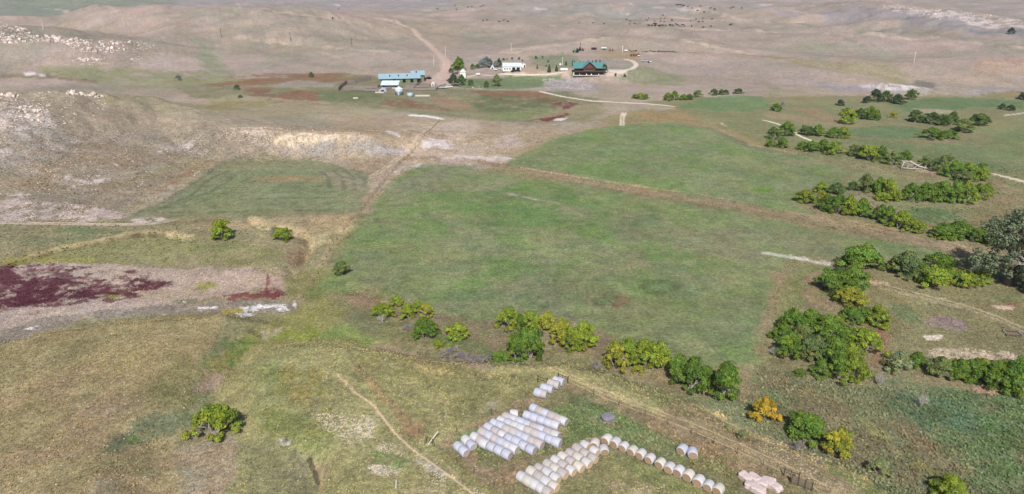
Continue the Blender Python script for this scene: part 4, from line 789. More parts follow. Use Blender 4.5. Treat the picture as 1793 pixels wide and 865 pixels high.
cluster('in the outer curved belt beside the upper field', 'outer belt of the oxbow', [(185,696,90,60,'yg'),(258,645,66,50,'yg'),(262,684,60,46,'ye'),(335,655,80,52,'dg'),(285,735,80,74,'gr'),(335,748,90,84,'gr'),(390,752,90,84,'yg'),(450,758,100,78,'gr'),(540,780,80,70,'gr'),(575,800,80,80,'gr'),(630,818,90,80,'yg'),(680,834,70,64,'yg'),(720,836,70,54,'yg'),(820,862,90,50,'gr'),(870,864,90,56,'gr'),(925,850,90,66,'gr')], Z4t)
Z1t = lambda x, y, s=0: 3.984 if s else (900+x/3.984, y/3.984)
cluster('in the row under the lodge hill beside the small green field', 'row under the lodge hill', [(850,690,50,30,'ol'),(885,697,70,38,'yg'),(918,697,44,34,'gr'),(1075,706,66,50,'gr'),(1115,704,60,56,'gr'),(1185,702,60,36,'gr'),(1225,698,60,34,'dg'),(1280,680,70,42,'ol'),(1395,670,50,42,'dg'),(1445,666,44,36,'dg'),(1475,664,44,32,'dg'),(1565,658,60,30,'dg')], Z1t)
tree(1771,60,13,9,'dk','tiny dark tree far off at the right under pale badlands')
tree(312,142,11,9,'bl','small blue-grey shrub by the dark drainage left of the barns'); tree(414,158,12,8,'dg','small dark shrub beside the red marsh patch'); tree(545,136,10,8,'dg','small dark shrub behind the barn meadow'); tree(420,172,10,4,'dg','lowest dark shrub left of the red marsh patch')
Z6t = lambda x, y, s=0: 8.15 if s else (780+x/8.15, 80+y/8.15)
tree(803,132,27,25,'gr','large round green tree behind the tall white shed', None, 'broad')
cluster('around the homestead lawn and white sheds', 'trees round the homestead lawn', [(110,590,165,150,'dk','broad'),(232,572,120,130,'dg','broad'),(360,572,70,80,'dg'),(585,600,70,80,'dg'),(732,588,145,140,'ol','broad'),(80,390,60,60,'dg')], Z6t)
cluster('in the shelter belt left of the long white building', 'shelter belt by the long white building', [(390,345,60,70,'dg'),(455,330,70,50,'dg'),(510,325,100,100,'bl'),(585,322,120,130,'bl'),(640,315,90,100,'dg'),(720,315,80,80,'bl'),(765,305,80,100,'dg')], Z6t)
cluster('in the scattered line behind the long white building', 'young trees behind the long white building', [(830,215,38,32,'dg'),(880,205,22,20,'dg'),(950,197,30,28,'dg'),(1050,202,34,34,'dg'),(1100,225,26,22,'dg'),(1290,190,38,38,'dg'),(1385,182,26,30,'dg'),(1465,240,30,28,'dg'),(1440,302,26,26,'dg'),(1310,330,30,70,'dg','con')], Z6t, 'sapling')
cluster('along the drive left of the lodge', 'conifers along the drive', [(1480,385,56,92,'dk','con'),(1585,370,48,74,'dk','con'),(1720,285,32,55,'dk','con')], Z6t, 'conifer')
Z7t = lambda x, y, s=0: 8.15 if s else (970+x/8.15, 70+y/8.15)
cluster('in the row behind the lodge roof', 'conifers behind the lodge', [(268,345,28,60,'dk','con'),(292,350,26,60,'dk','con'),(372,360,28,60,'dk','con'),(422,345,20,34,'dk','con'),(480,350,24,34,'dk','con'),(550,350,28,56,'dk','con'),(598,365,40,72,'dk','con'),(655,365,40,68,'dk','con')], Z7t, 'conifer')
tree(970+715/8.15,70+492/8.15,15,14,'dk','large dark tree against the right end of the lodge', None, 'broad'); tree(970+878/8.15,70+520/8.15,4,5,'dk','small dark bush on the gravel right of the lodge'); tree(970+1010/8.15,70+532/8.15,5,5,'dk','small dark bush at the edge of the gravel right of the lodge')
cluster('in the hedge line along the ridge behind the machinery', 'ridge hedge line', [(1070+i*34+random.uniform(-6,6), 160+random.uniform(0,14)+(i*.5), random.uniform(18,34), random.uniform(12,18), 'dg') for i in range(21) if i not in (4,5)], Z7t, 'shrub')
tree(855,727,14,9,'pa','grey-green sage clump below the bale yard fence'); tree(860,724,13,9,'sg','silvery sage clump touching the grey-green one below the fence'); tree(774,728,9,7,'pa','small pale sage clump on the open bench'); tree(1275,754,17,9,'pa','left pale sage bush on the terrace above the pink bales'); tree(1302,772,22,19,'pa','right larger pale sage bush on the terrace above the pink bales'); tree(1436,812,12,7,'sg','small grey shrub on the terrace edge by the gate panel')
tree(500,776,14,8,'sg','pale grey sage patch left of the stony ground')
# big cottonwood
x, y, z, m = U(1764, 498); ct = thing('cottonwood_tree', 'huge old grey-green cottonwood with massive trunk at the right edge', 'tree', (x, y, z), 0, None, 1.32)
rr = random.Random(4); mb = MB(); LIMB = []
mb.tube([(0,0,-.4),(0,.1,1.5),(.2,.1,3.6),(.1,.3,5.6)], [.95,.75,.65,.5], 10)
limbs = [((.0,0,3.4),(-2.2,-.5,4.6),(-4.6,-.6,4.4),(-6.4,-.8,5.0)),((.1,.2,5),(-1.8,0,7.5),(-3.6,.4,9.6),(-4.6,.6,11.2)),((.1,.2,5.4),(.4,0,8.4),(.2,.3,11.5),(.8,.4,13.6)),((.2,.2,4.6),(2.4,.4,7),(4.4,.8,9),(5.6,1,11.2)),((.2,0,3.6),(2.8,-1.2,4.8),(5,-1.6,5),(6.8,-2,4.6)),((0,.2,4.4),(.6,2.4,6.8),(1,4,8.6),(1.4,5,10)),((0,0,3),(.8,-2.2,4),(1.4,-4,3.6),(1.8,-4.6,2.2)),((0,0,2.4),(2,-1,2.6),(3.6,-2,2.2),(4.6,-2.4,1.6))]
for L in limbs: mb.tube(L, [.38,.3,.2,.1], 7)
tk = mb.build('trunk', M['bark'], ct, True)
rg = np.random.default_rng(9); vs = []; cs = []
ctrs = []
for L in limbs:
    for k in range(1, 4):
        for _ in range(11): ctrs.append(np.array(L[k])+rg.normal(size=3)*np.array([1.25, 1.25, 1.0]))
for c in ctrs:
    if c[2] < .8: c[2] = rg.uniform(.8, 2)
    per = 85; cr = rg.uniform(.5, 1.0); p = rg.normal(size=(per, 3)); p /= np.linalg.norm(p, axis=1)[:, None]; q = c+p*cr*rg.uniform(.5, 1.15, (per, 1)); nrm = p+rg.normal(size=(per, 3))*.5; nrm /= np.linalg.norm(nrm, axis=1)[:, None]
    t = np.cross(nrm, rg.normal(size=(per, 3))); t /= np.linalg.norm(t, axis=1)[:, None]; b = np.cross(nrm, t); s = .17*rg.uniform(.6, 1.3, (per, 1)); vs.append(np.stack([q-t*s-b*s*.6, q+t*s*.2-b*s*.8, q+t*s+b*s*.5, q-t*s*.3+b*s*.8], 1).reshape(-1, 3))
    lf = rg.uniform(.8, 1.2)*rg.uniform(.75, 1.25, (per, 1)); cs.append(np.repeat(np.concatenate([lf, lf, lf*rg.uniform(.9, 1.2, (per, 1))], 1), 4, 0))
v = np.vstack(vs); me = npmesh('crown', v, np.arange(len(v)).reshape(-1, 4), None, False, np.vstack(cs)); me.materials.append(leafmat('leaf_cottonwood', (124,138,102))); link('crown', me, ct)
branch_mb(12, 3, .9, 5, .16, 2.6).build('dead_branches', M['pbark'], ct).location = (2.4, -2.2, 3.2)
# ------------------------------------------------------------ fallen bleached tree and feed bunk
x, y, z, m = U(1598, 296); ft = MB()
def lg(*pts, r=.3): ft.tube([(p[0], p[1], p[2]) for p in pts], [r*(1-.45*i/(len(pts)-1)) for i in range(len(pts))], 7)
lg((-4.6,0,.3),(-3.6,.6,2.6),(-1.2,.8,2.9)); lg((-3.6,.6,2.6),(-4.2,1.5,2.9),(-1.5,1.8,3.0)); lg((-1.2,.8,2.9),(2,-.3,1.2),(5.6,-1,.4), r=.4); lg((-4,0,.4),(-1,-.6,.4),(3,-1.4,.3), r=.28); lg((0,-.4,.3),(2.4,.6,1.6),(4,1.2,2.0), r=.2); lg((1.5,-.6,.3),(.6,-1.8,.3), r=.22); lg((4,-1,.4),(5.4,.6,1.3), r=.2); lg((-2.6,-.6,.4),(-1.6,.4,1.7), r=.16)
o = ft.build('fallen_tree', M['pbark'], None, True); o.location = (x, y, z); tag(o, 'fallen bleached white tree trunk with arching limbs lying among green trees', 'tree')
p = at(1773, 586); fb = thing('feed_bunk', 'rectangular wooden feed bunk with white ends alone in the dry pasture', 'feed bunk', p, R(-8), None, .62); 
mb = MB().box(-2.3,2.3,-1.5,-1.38,0,.75).box(-2.3,2.3,1.38,1.5,0,.75); mb.build('side_board', M['post'], fb)
for sx in (-1, 1): MB().box(min(sx*2.3,sx*2.45),max(sx*2.3,sx*2.45),-1.5,1.5,0,.8).build('end_board', M['paint_post'], fb)
MB().box(-2.28,2.28,-1.36,1.36,.05,.2).build('trough_floor', M['wood'], fb)
for sx in (-2.55,2.55):
    for sy in (-1.6,1.6): MB().box(sx-.09,sx+.09,sy-.09,sy+.09,-.1,1.25).build('post', M['post'], fb)

# ------------------------------------------------------------ fences
def resample(W, step):
    out = [W[0]]
    for a, b in zip(W, W[1:]):
        n = max(1, round(math.hypot(b[0]-a[0], b[1]-a[1])/step)); out += [(a[0]+(b[0]-a[0])*k/n, a[1]+(b[1]-a[1])*k/n) for k in range(1, n+1)]
    return out
def fence(name, label, pts, step=5, h=1.2, r=.055, pm=None, wires=(.5,.95), jit=.25, wr=.012, raw=None, rails=False, maxn=100):
    W = raw or [U(*p)[:2] for p in pts]; Q = resample(W, step)[:maxn]; x0, y0 = Q[0]; z0 = zat(x0, y0)
    t = thing(name, label, 'fence', (x0, y0, z0)); pm = pm or M['post']; base = MB().tube([(0,0,-.3),(0,0,1)], [1,.85], 6).mesh('post', pm); tops = []
    for i, (x, y) in enumerate(Q):
        z = zat(x, y); hh = h*random.uniform(.9, 1.12); o = link('post', base, t); o.location = (x-x0, y-y0, z-z0); o.scale = (r, r, hh); o.rotation_euler = (random.uniform(-.06,.06), random.uniform(-.06,.06), 0); tops.append((x-x0, y-y0, z-z0))
    mb = MB()
    for a, b in zip(tops, tops[1:]):
        for wz in wires:
            p, q = Vector(a)+Vector((0,0,wz)), Vector(b)+Vector((0,0,wz))
            if rails:
                d = (q-p); n = Vector((-d.y, d.x, 0)).normalized()*.06; u = Vector((0,0,.13)); mb.add([p-n-u,p+n-u,p+n+u,p-n+u,q-n-u,q+n-u,q+n+u,q-n+u],[(0,1,2,3),(7,6,5,4),(0,4,5,1),(1,5,6,2),(2,6,7,3),(3,7,4,0)])
            else: mb.tube([p, q], wr, 3, False)
    mb.build('rail' if rails else 'wire', M['plank'] if rails else M['wire'], t); return t
fence('wire_fence', 'wire fence of dark posts along the upper left side of the bale yard', [(757,779),(800,758),(860,727),(920,697),(962,672)], 5.5)
fence('wire_fence', 'wire fence along the far right side of the bale yard beside the track', [(985,668),(1040,692),(1130,728),(1210,760),(1290,795),(1384,836)], 5)
fence('wire_fence', 'wire fence along the lower left side of the bale yard', [(760,783),(800,811),(830,830),(865,850),(905,880)], 4.5)
fence('wire_fence', 'white topped post fence running up the open bench beside the foot trail', [(752,775),(733,760),(719,745),(702,727),(686,707),(671,690),(657,675),(641,658),(628,645),(610,618)], 5.5, pm=M['wood'], r=.06)
fence('wire_fence', 'long wire fence climbing from the seep past the field corner to the ranch', [(530,522),(548,495),(565,465),(590,420),(615,385),(632,370),(665,327),(700,287),(740,242),(770,210)], 6, r=.1, pm=M['wood'])
fence('wire_fence', 'wire fence along the drainage left of the valley meadow', [(775,207),(840,211),(900,213),(960,218)], 7, r=.1, pm=M['wood'])
fence('wire_fence', 'ridge fence of thick dark posts behind the lodge machinery', [(1098,89),(1140,90),(1190,92)], 8, r=.12)
# braces and gate panel
p0 = at(755, 779); b = thing('fence_brace', 'two leaning pale brace poles at the left corner of the bale yard', 'brace', p0)
MB().tube([(-.5,0,0),(1.0,1.3,1.6)], [.1,.08], 6).build('brace_pole', M['paint_post'], b); MB().tube([(-.9,.2,-.3),(-.8,.2,1.7)], .1, 6).build('brace_pole', M['wood'], b)
a_ = U(1385,846); b_ = U(1421,860); an = math.atan2(b_[1]-a_[1], b_[0]-a_[0]); L = math.hypot(b_[1]-a_[1], b_[0]-a_[0]); g = thing('gate_panel', 'grey slatted gate panel standing by the track above the pink bales', 'gate', (a_[0], a_[1], zat(a_[0], a_[1])), an)
mb = MB(); [mb.box(.05, L-.05, -.02, .02, .25+k*.2, .4+k*.2) for k in range(6)]; mb.build('slat_panel', M['wood'], g)
for k in range(4): MB().box(L*k/3-.07, L*k/3+.07, -.1, .06, -.2, 1.6).build('post', M['post'], g)
for px, py, l in [(986,668,'top'),(1385,838,'right'),(950,672,'upper')]:
    p = at(px, py); h_ = thing('brace_post', f'wooden H brace at the {l} corner of the bale yard fence' , 'post', p, R(-35)); [MB().tube([(k,0,-.3),(k,0,1.5)], .1, 6).build('post', M['post'], h_) for k in (-1, 1)]; MB().tube([(-1,0,1.2),(1,0,1.2)], .07, 6).build('crossbar', M['post'], h_)
o = MB().tube([(0,0,.1),(.2,-1.6,.15)], .12, 6).build('loose_post', M['paint_post']); o.location = at(694, 842); tag(o, 'short pale post lying on the stony bench left of the trail', 'post')

# ------------------------------------------------------------ power and yard poles
def pole(px, py, hpx, label, m_, arm=True, r=.24, group='utility poles'):
    x, y, z, m = U(px, py); h = hpx*m; t = thing('utility_pole', label, 'pole', (x, y, z), 0, group); MB().tube([(0,0,-.3),(0,0,h)], [r,r*.75], 7).build('shaft', m_, t)
    if arm: MB().box(-1.2,1.2,-.08,.08,h-1.1,h-.9).build('crossarm', m_, t)
for a in [(76,52,13,'pale utility pole on the far hill above the left rocks','paint_post'),(217,47,15,'pale utility pole on the tan hill above the rock outcrop','paint_post'),(388,66,16,'dark utility pole left on the bare hills beyond the barns','post'),(509,71,14,'second dark utility pole on the bare hills','post'),(616,80,13,'dark utility pole nearest the gravel road on the bare hill','post'),(780,101,19,'pale utility pole beside the gravel road bend','paint_post'),(760,117,18,'thin pole left of the gravel road above the barn','paint_post'),(895,91,15,'thin pale pole behind the long white building','paint_post'),(1600,109,19,'pale utility pole alone on the right hills','paint_post'),(811,137,12,'thin pole beside the tall white shed','wood'),(1016,84,10,'thin dark pole behind the red machine','post')]:
    pole(a[0], a[1], a[2], a[3], M[a[4]], a[0] in (388,509,616,1600))
pole(985,114,14,'white yard light pole left of the lodge', M['white'], False, .2); pole(1090,91,11,'white leaning pole on the ridge by the machinery', M['white'], False, .28)
p = at(981,115); o = MB().lathe([(.5,0),(.95,.5),(.95,1.2),(.4,1.8)], 12).build('white_tank', M['white']); o.location = p; tag(o, 'small round white tank at the foot of the yard light pole', 'tank')

# ------------------------------------------------------------ buildings
def bld(name, label, px, py, rz=0, cat='building', g=None): return thing(name, label, cat, at(px, py), rz, g)
def sc_at(px, py): return U(px, py)[3]
# lodge
lo = bld('lodge', 'two storey log lodge with teal metal roof and central front gable', 1031, 131, 0, 'house'); s_ = 56*sc_at(1031,131)/24
lo.scale = (s_, s_, s_)
MB().box(-10.2,10.2,0,10,0,5.6).build('wall', M['log'], lo)
MB().prism([(-.0,5.5),(10,5.5),(5,6.0)], -9, 9).build('attic_wall', M['log'], lo)
rf = MB().add([(-12,-2.6,5.2),(12,-2.6,5.2),(12,5,8.6),(-12,5,8.6),(12,12,5.4),(-12,12,5.4),(-12,-2.6,4.95),(12,-2.6,4.95),(12,5,8.3),(-12,5,8.3),(12,12,5.15),(-12,12,5.15)],[(0,1,2,3),(3,2,4,5),(7,6,9,8),(8,9,11,10),(0,6,7,1),(1,7,8,2),(2,8,10,4),(4,10,11,5),(5,11,9,3),(3,9,6,0)]).build('roof', M['teal'], lo)
ga = MB().add([(-5.6,-4.2,5.4),(0,-4.2,10.4),(5.6,-4.2,5.4),(-5.6,6,5.4),(0,6,10.4),(5.6,6,5.4),(-5.3,-4.2,5.1),(0,-4.2,9.9),(5.3,-4.2,5.1),(-5.3,6,5.1),(0,6,9.9),(5.3,6,5.1)],[(0,1,4,3),(1,2,5,4),(6,9,10,7),(7,10,11,8),(0,6,7,1),(1,7,8,2),(0,3,9,6),(2,8,11,5)]).build('gable_roof', M['teal'], lo)
MB().prism([(-4.4,2.9),(4.4,2.9),(4.4,5.7),(0,9.6),(-4.4,5.7)], -2.9, 1, 'y').build('gable_wall', M['log'], lo)
for x0 in (-3.2,-1.5,.3,2.0):
    w_ = MB().box(x0,x0+1.2,-2.97,-2.9,3.6,5.2).build('window', M['glass'], lo); MB().box(x0-.12,x0+1.32,-2.95,-2.9,3.45,3.58).build('sill', M['paint_post'], w_)
for x0 in (-9,-7,5.6,7.6): MB().box(x0,x0+1.3,-.05,0.02,3.4,4.8).build('window', M['glass'], lo)
for x0 in (-9.2,-6.8,-4,-1.2,1.4,4.2,7): MB().box(x0,x0+1.7,-.06,.02,.3,2.3).build('lower_window', M['glass'], lo)
MB().box(-11.4,11.4,-3.6,-.04,2.5,2.75).build('deck', M['post'], lo); dk = MB(); [dk.box(-11.4,11.4,-3.62,-3.54,z_,z_+.09) for z_ in (3.0,3.3,3.6)]; [dk.box(k*1.9-11.4,k*1.9-11.3,-3.64,-3.54,2.75,3.7) for k in range(13)]; dk.build('railing', M['log'], lo)
for k in range(7): MB().box(-11.3+k*3.73,-11.05+k*3.73,-3.5,-3.2,0,2.5).build('deck_post', M['dark'], lo)
MB().box(-11.6,11.6,-4.2,-.1,-.3,.02).build('patio', M['concrete'], lo); MB().box(-11.9,-11.0,-3.2,-1.9,0,2.2).build('tank', M['white'], lo)
for x0 in (-7.6,-2.4,1.2,6.8): MB().box(x0,x0+.7,-3.0,-2.5,.12,1.1).build('patio_chair', M['white'], lo)
# long barn
s_ = sc_at(705,146); A = at(663,146); B = at(747,144); L = (B-A).length; an = math.atan2(B.y-A.y, B.x-A.x); br = thing('long_barn', 'long low barn with pale blue metal roof, taller at its right end', 'barn', A, an)
def gab(L0, L1, d, hw, hr, y0=0): return [(L0,y0),(L1,y0)]
MB().box(.3,L*.86,0.3,12,-.5,3.2).build('wall', M['wallm'], br)
MB().prism([(-.5,3.1),(6,5.9),(12.6,3.1),(12.6,2.9),(6,5.65),(-.5,2.9)], 0, L*.88).build('roof', M['roof'], br)
MB().box(L*.70,L*.96,4.5,15,-.5,4.8).build('end_wall', M['wallm'], br); MB().prism([(3.6,4.7),(9,7.2),(15.6,4.7),(15.6,4.5),(9,6.95),(3.6,4.5)], L*.68, L*.985).build('end_roof', M['roof'], br)
MB().box(L*.962,L*.975,6,12,0,3.8).build('end_shade_panel', M['dark'], br)  # dark panel painting the shade inside the open barn end
for f in (.24,.42,.60): MB().tube([(L*f,2.6,4.3),(L*f,2.6,5.3)], .42, 8).build('roof_vent', M['dark'], br)
MB().tube([(L*.8,6.6,5.9),(L*.8,6.6,7.2)], .4, 8).build('roof_vent', M['dark'], br)
for f in (.05,.3,.5,.66,.8): MB().box(L*f,L*f+2.2,.2,.28,0,2.4).build('door', M['dark'], br)
# lower shed
A = at(668,156); B = at(697,156); L = (B-A).length; sh = thing('open_shed', 'low open fronted shed with white metal roof in front of the long barn', 'shed', A, math.atan2(B.y-A.y, B.x-A.x))
MB().box(0,L,5.6,6,-.3,2.6).box(0,.3,0,5.6,-.3,2.6).box(L-.3,L,0,5.6,-.3,2.6).box(0,L,.1,.35,-.3,1.2).build('wall', M['concrete'], sh); MB().prism([(-.6,2.6),(6.8,4.6),(6.8,4.75),(-.6,2.75)], -.5, L+.5).build('roof', M['roofw'], sh)
for k in range(5): MB().box(L*k/4-.12,L*k/4+.12,-.05,.15,0,2.6).build('post', M['dark'], sh)
for k in range(4): MB().box(L*(k+.3)/4,L*(k+.3)/4+1.1,.05,.12,1.3,2.3).build('opening', M['dark'], sh)
# bins
b1 = bld('grain_bin', 'tall round galvanised grain bin with conical roof', 699, 166, 0, 'grain bin'); k = 14*sc_at(699,166)/2
f = MB(); f.lathe([(k,0),(k,k*.9),(k*1.02,k*.92),(k*1.0,k*.95),(k,1.45*k)], 24); f.build('tank_wall', M['metal'], b1, True); MB().lathe([(k*1.08,k*1.43),(k*.12,k*2.05),(k*.1,k*2.15)], 24).build('cone_roof', M['roofw'], b1); MB().box(-.5,.5,-k-.06,-k+.1,.2,2.2).build('hatch', M['silver'], b1)
b2 = bld('water_tank', 'smaller round open metal tank right of the grain bin', 718, 169, 0, 'tank'); k = 10.5*sc_at(718,168)/2; MB().lathe([(k,0),(k,k*.55),(k,k*.62),(k,k*1.15)], 20).build('tank_wall', M['metal'], b2, True); MB().lathe([(k*1.01,k*1.15),(k*.9,k*1.25)], 20).build('lid', M['roof'], b2)
b3 = bld('quonset_shelter', 'grey rounded arch shelter left of the grain bin', 670, 161, 0, 'shelter'); k = 13*sc_at(670,161)/2; n=14; pr=[(k*math.cos(math.pi*i/n), k*.95*math.sin(math.pi*i/n)) for i in range(n+1)]; MB().prism(pr, 0, k*1.6, 'y').build('arch_shell', M['metal'], b3); MB().prism([(a*.55,c*.6) for a,c in pr], -.08, 0, 'y').build('opening', M['dark'], b3)
w1 = bld('small_shed', 'tiny white shed with dark window right of the corrals', 758, 152, 0, 'shed'); MB().box(-1.1,1.1,0,2.2,0,2.3).build('wall', M['white'], w1); MB().prism([(-1.4,2.3),(1.4,2.3),(0,3.3)], -.2, 2.4, 'y').build('roof', M['white'], w1); MB().box(-.5,.5,-.05,0,.9,1.7).build('window', M['dark'], w1); MB().box(-.9,.9,-.04,0,.2,.6).build('panel', M['dark'], w1)
# corral fences
Z5 = lambda x, y: (580+x/8.15, 100+y/8.15)
def corral(label, zp, h=1.6, wires=(.4,.8,1.2,1.55), step=4.5, nm='corral_fence'): fence(nm, label, [Z5(*p) for p in zp], step, h, .2, M['plank'], wires, rails=True)
corral('tall solid plank windbreak curving round the left end of the corrals', [(100,490),(160,430),(225,385),(330,372),(450,350),(575,325)], 2.6, (.35,.6,.85,1.1,1.35,1.6,1.85,2.1,2.35,2.55), 4, 'windbreak_fence')
corral('plank corral fence along the near side left of the bins', [(170,490),(330,475),(480,488),(700,490)]); corral('plank corral fence inside the left pen', [(330,455),(470,455),(660,445),(700,420)])
corral('plank corral fence right of the grain bin', [(1040,470),(1180,475),(1330,478),(1490,478)]); corral('plank corral fence dividing the right pens', [(1060,440),(1200,440),(1400,430)]); corral('plank corral fence joining barn and right pens', [(1290,360),(1200,430),(1180,475)]); corral('low plank fence at the right end of the corrals', [(1490,480),(1560,430),(1640,415)])
corral('plank corral fence between shed and quonset shelter', [(700,430),(780,460),(900,455)])
def blk(name, label, px, py, dx, dy, dz, m_, cat, rz=0, g=None):
    """low feature with a rim: solid walls round a sunk middle"""
    o = MB().box(-dx/2,dx/2,-dy/2,-dy/2+.15,0,dz).box(-dx/2,dx/2,dy/2-.15,dy/2,0,dz).box(-dx/2,-dx/2+.15,-dy/2+.152,dy/2-.152,0,dz).box(dx/2-.15,dx/2,-dy/2+.152,dy/2-.152,0,dz).box(-dx/2+.152,dx/2-.152,-dy/2+.152,dy/2-.152,0,dz*.4).build(name, m_); o.location = at(px, py); o.rotation_euler = (0,0,rz); return tag(o, label, cat, g)
m5 = sc_at(700,166)
blk('feed_trough', 'long white concrete feed trough below the right pens', 740, 168.5, 25*m5, 1.4, .8, M['concrete'], 'trough'); blk('feed_trough', 'long white concrete feed trough below the quonset shelter', 665, 162.5, 16*m5, 1.2, .7, M['concrete'], 'trough'); blk('feed_trough', 'short white trough alone in green meadow left of the corrals', 623, 172.5, 8*m5, 1.4, .7, M['concrete'], 'trough')
# white sheds of the homestead
ts = bld('tall_shed', 'tall narrow white shed with steep gable roof beside the big green tree', 810.5, 138, 0, 'shed'); m6 = sc_at(810,140); w_ = 5.2*m6; h_ = 17*m6
MB().box(-w_,w_,0,4.5,0,h_*.72).build('wall', M['white'], ts); MB().prism([(-w_*1.1,h_*.7),(w_*1.1,h_*.7),(0,h_)], -.4, 5, 'y').build('roof', M['white'], ts); MB().box(-.5,.5,-.05,0,0,1.9).build('door', M['dark'], ts); MB().box(w_*.8,w_,-.9,0,0,h_*.3).build('lean_to', M['white'], ts)
lw = bld('long_white_building', 'long white machine shed with white roof and dark open bays', 896.5, 125, 0, 'building'); m6 = sc_at(896,125); w_ = 16*m6
MB().box(-w_,w_,0,9,0,3.6).build('wall', M['white'], lw); MB().prism([(-.5,3.6),(9.5,3.6),(4.5,5.9)], -w_-.3, w_+.3).build('roof', M['roofw'], lw)
for a,b_ in ((.02,.36),(.5,.86)): MB().box(w_*a,w_*b_,-.06,0,.1,2.9).build('bay_shade_panel', M['dark'], lw)  # dark panels stand for shade inside the open bays
for a in (-.85,-.6,-.3): MB().box(w_*a,w_*a+1,-.05,0,1.4,2.3).build('window', M['glass'], lw)
r1 = bld('round_roof_shed', 'small white round roofed shed right of the long white building', 917, 118, 0, 'shed'); k = 4*m6; pr=[(k*math.cos(math.pi*i/12), k*.6+k*.9*math.sin(math.pi*i/12)) for i in range(13)]+[(-k,0),(k,0)]; MB().prism(pr, 0, 5, 'y').build('shell', M['white'], r1); MB().box(.2,1.3,-.05,0,0,1.7).build('door', M['dark'], r1)
a1_ = bld('a_frame_cabin', 'small white a-frame cabin in front of blue-grey trees', 862, 121, 0, 'cabin'); k = 4.6*m6; MB().prism([(-k,0),(k,0),(0,k*1.75)], 0, 5, 'y').build('roof', M['roofw'], a1_); MB().prism([(-k*.45,.2),(k*.45,.2),(0,k*.95)], -.06, 0, 'y').build('window', M['glass'], a1_)

# ------------------------------------------------------------ vehicles and machinery
def car(label, px, py, body, name='parked_car', cat='car', L=4.6, W=1.9, H=1.5, cabx=(-.9,1.1), rz=0, truck=False, g=None):
    t = thing(name, label, cat, at(px, py, .02), rz, g); b = MB(); h0 = H*.56
    b.prism([(-L/2,.35),(L/2,.35),(L/2,h0*.9),(L/2-.3,h0),(-L/2+.15,h0),(-L/2,h0*.85)], -W/2, W/2, 'y'); b.build('body', body, t)
    c0, c1 = cabx; cb = MB().prism([(c0-.35,h0),(c1+.5,h0),(c1,H),(c0,H)], -W/2+.12, W/2-.12, 'y').build('cab', body, t); MB().prism([(c0-.22,h0+.06),(c1+.34,h0+.06),(c1-.02,H-.1),(c0+.05,H-.1)], -W/2+.09, W/2-.09, 'y').build('window', M['glass'], cb)
    for sx in (-1,1):
        for sy in (-1,1): w = MB().tube([(sx*L*.31,sy*(W/2-.02)-.12,.34),(sx*L*.31,sy*(W/2-.02)+.12,.34)], .34, 12).build('wheel', M['tyre'], t)
    return t
def trailer(label, px, py, body, L=6, W=2.3, H=2.6, stripe=None, rz=0, cat='trailer'):
    t = thing('trailer', label, cat, at(px, py, .02), rz); b = MB().prism([(-L/2,.6),(L/2,.6),(L/2,H*.9),(L/2-.3,H),(-L/2+.3,H),(-L/2,H*.9)], -W/2, W/2, 'y').build('body', body, t)
    if stripe: MB().box(-L/2+.1,L/2-.1,-W/2-.03,-W/2,.7,H*.62).build('panel', stripe, t)
    MB().box(L/2,L/2+1.1,-.08,.08,.5,.62).build('hitch', M['black'], t)
    for sx in (-.5,.5):
        for sy in (-1,1): MB().tube([(sx,sy*(W/2-.05)-.12,.35),(sx,sy*(W/2-.05)+.12,.35)], .35, 12).build('wheel', M['tyre'], t)
    return t
def tractor(label, px, py, body, s=1.0, rz=0, cat='tractor', nm_='tractor'):
    t = thing(nm_, label, cat, at(px, py, .02), rz, None, s); MB().box(-.3,2.2,-.45,.45,.8,1.7).build('hood', body, t); MB().box(-1.5,-.25,-.75,.75,.9,1.6).build('chassis', body, t)
    c = MB().box(-1.4,-.2,-.7,.7,1.62,2.5).build('cab', M['glass'], t); MB().box(-1.5,-.1,-.8,.8,2.5,2.65).build('cab_roof', body, c)
    for sy in (-1,1): MB().tube([(-.9,sy*.95-.22,.85),(-.9,sy*.95+.22,.85)], .85, 14).build('rear_wheel', M['tyre'], t); MB().tube([(1.7,sy*.7-.15,.5),(1.7,sy*.7+.15,.5)], .5, 12).build('front_wheel', M['tyre'], t)
    MB().tube([(1.2,0,1.7),(1.2,0,2.5)], .06, 6).build('exhaust', M['black'], t); return t
tractor('green harvester parked leftmost on the ridge behind the lodge', 1008.5, 92, M['green'], 1.45, R(180), 'harvester', 'harvester'); tractor('red tractor with white hood beside the green harvester', 1017, 89, M['rust'], 1.2, 0)
trailer('dark low machine trailer on the ridge between red tractor and white-topped trailer', 1040, 87, M['black'], 5, 2.4, 2.0); t_ = trailer('green sided trailer with white roof on the ridge', 1057, 87, M['white'], 5.2, 2.4, 2.3, M['green'])
for px, l in ((1068,'left'),(1073,'right')): o = thing('harrow', f'{l} of two upright rusty red implements on the ridge', 'implement', at(px, 89)); MB().box(-.5,.5,-.3,.3,0,1.9).build('frame', M['rust'], o); MB().tube([(-.8,0,.3),(0,0,2.6),(.8,0,.3)], .09, 6).build('mast', M['rust'], o); MB().tube([(-.7,-.5,.3),(-.7,.5,.3)], .3, 10).build('wheel', M['tyre'], o)
hr = thing('hay_rake', 'rusty red hay machine of arms and wheels below the ridge hedge', 'farm machine', at(1112, 98.5)); 
for k in range(4): MB().box(-4+k*2.1,-2.7+k*2.1,-.8,.8,.7,2.0+.3*(k%2)).build('housing', M['rust'], hr); MB().tube([(-3.6+k*2.1,-.95,.5),(-3.6+k*2.1,-.7,.5)], .5, 12).build('wheel', M['tyre'], hr)
MB().tube([(-5,0,1.1),(5.2,0,1.0)], .14, 6).build('beam', M['rust'], hr)
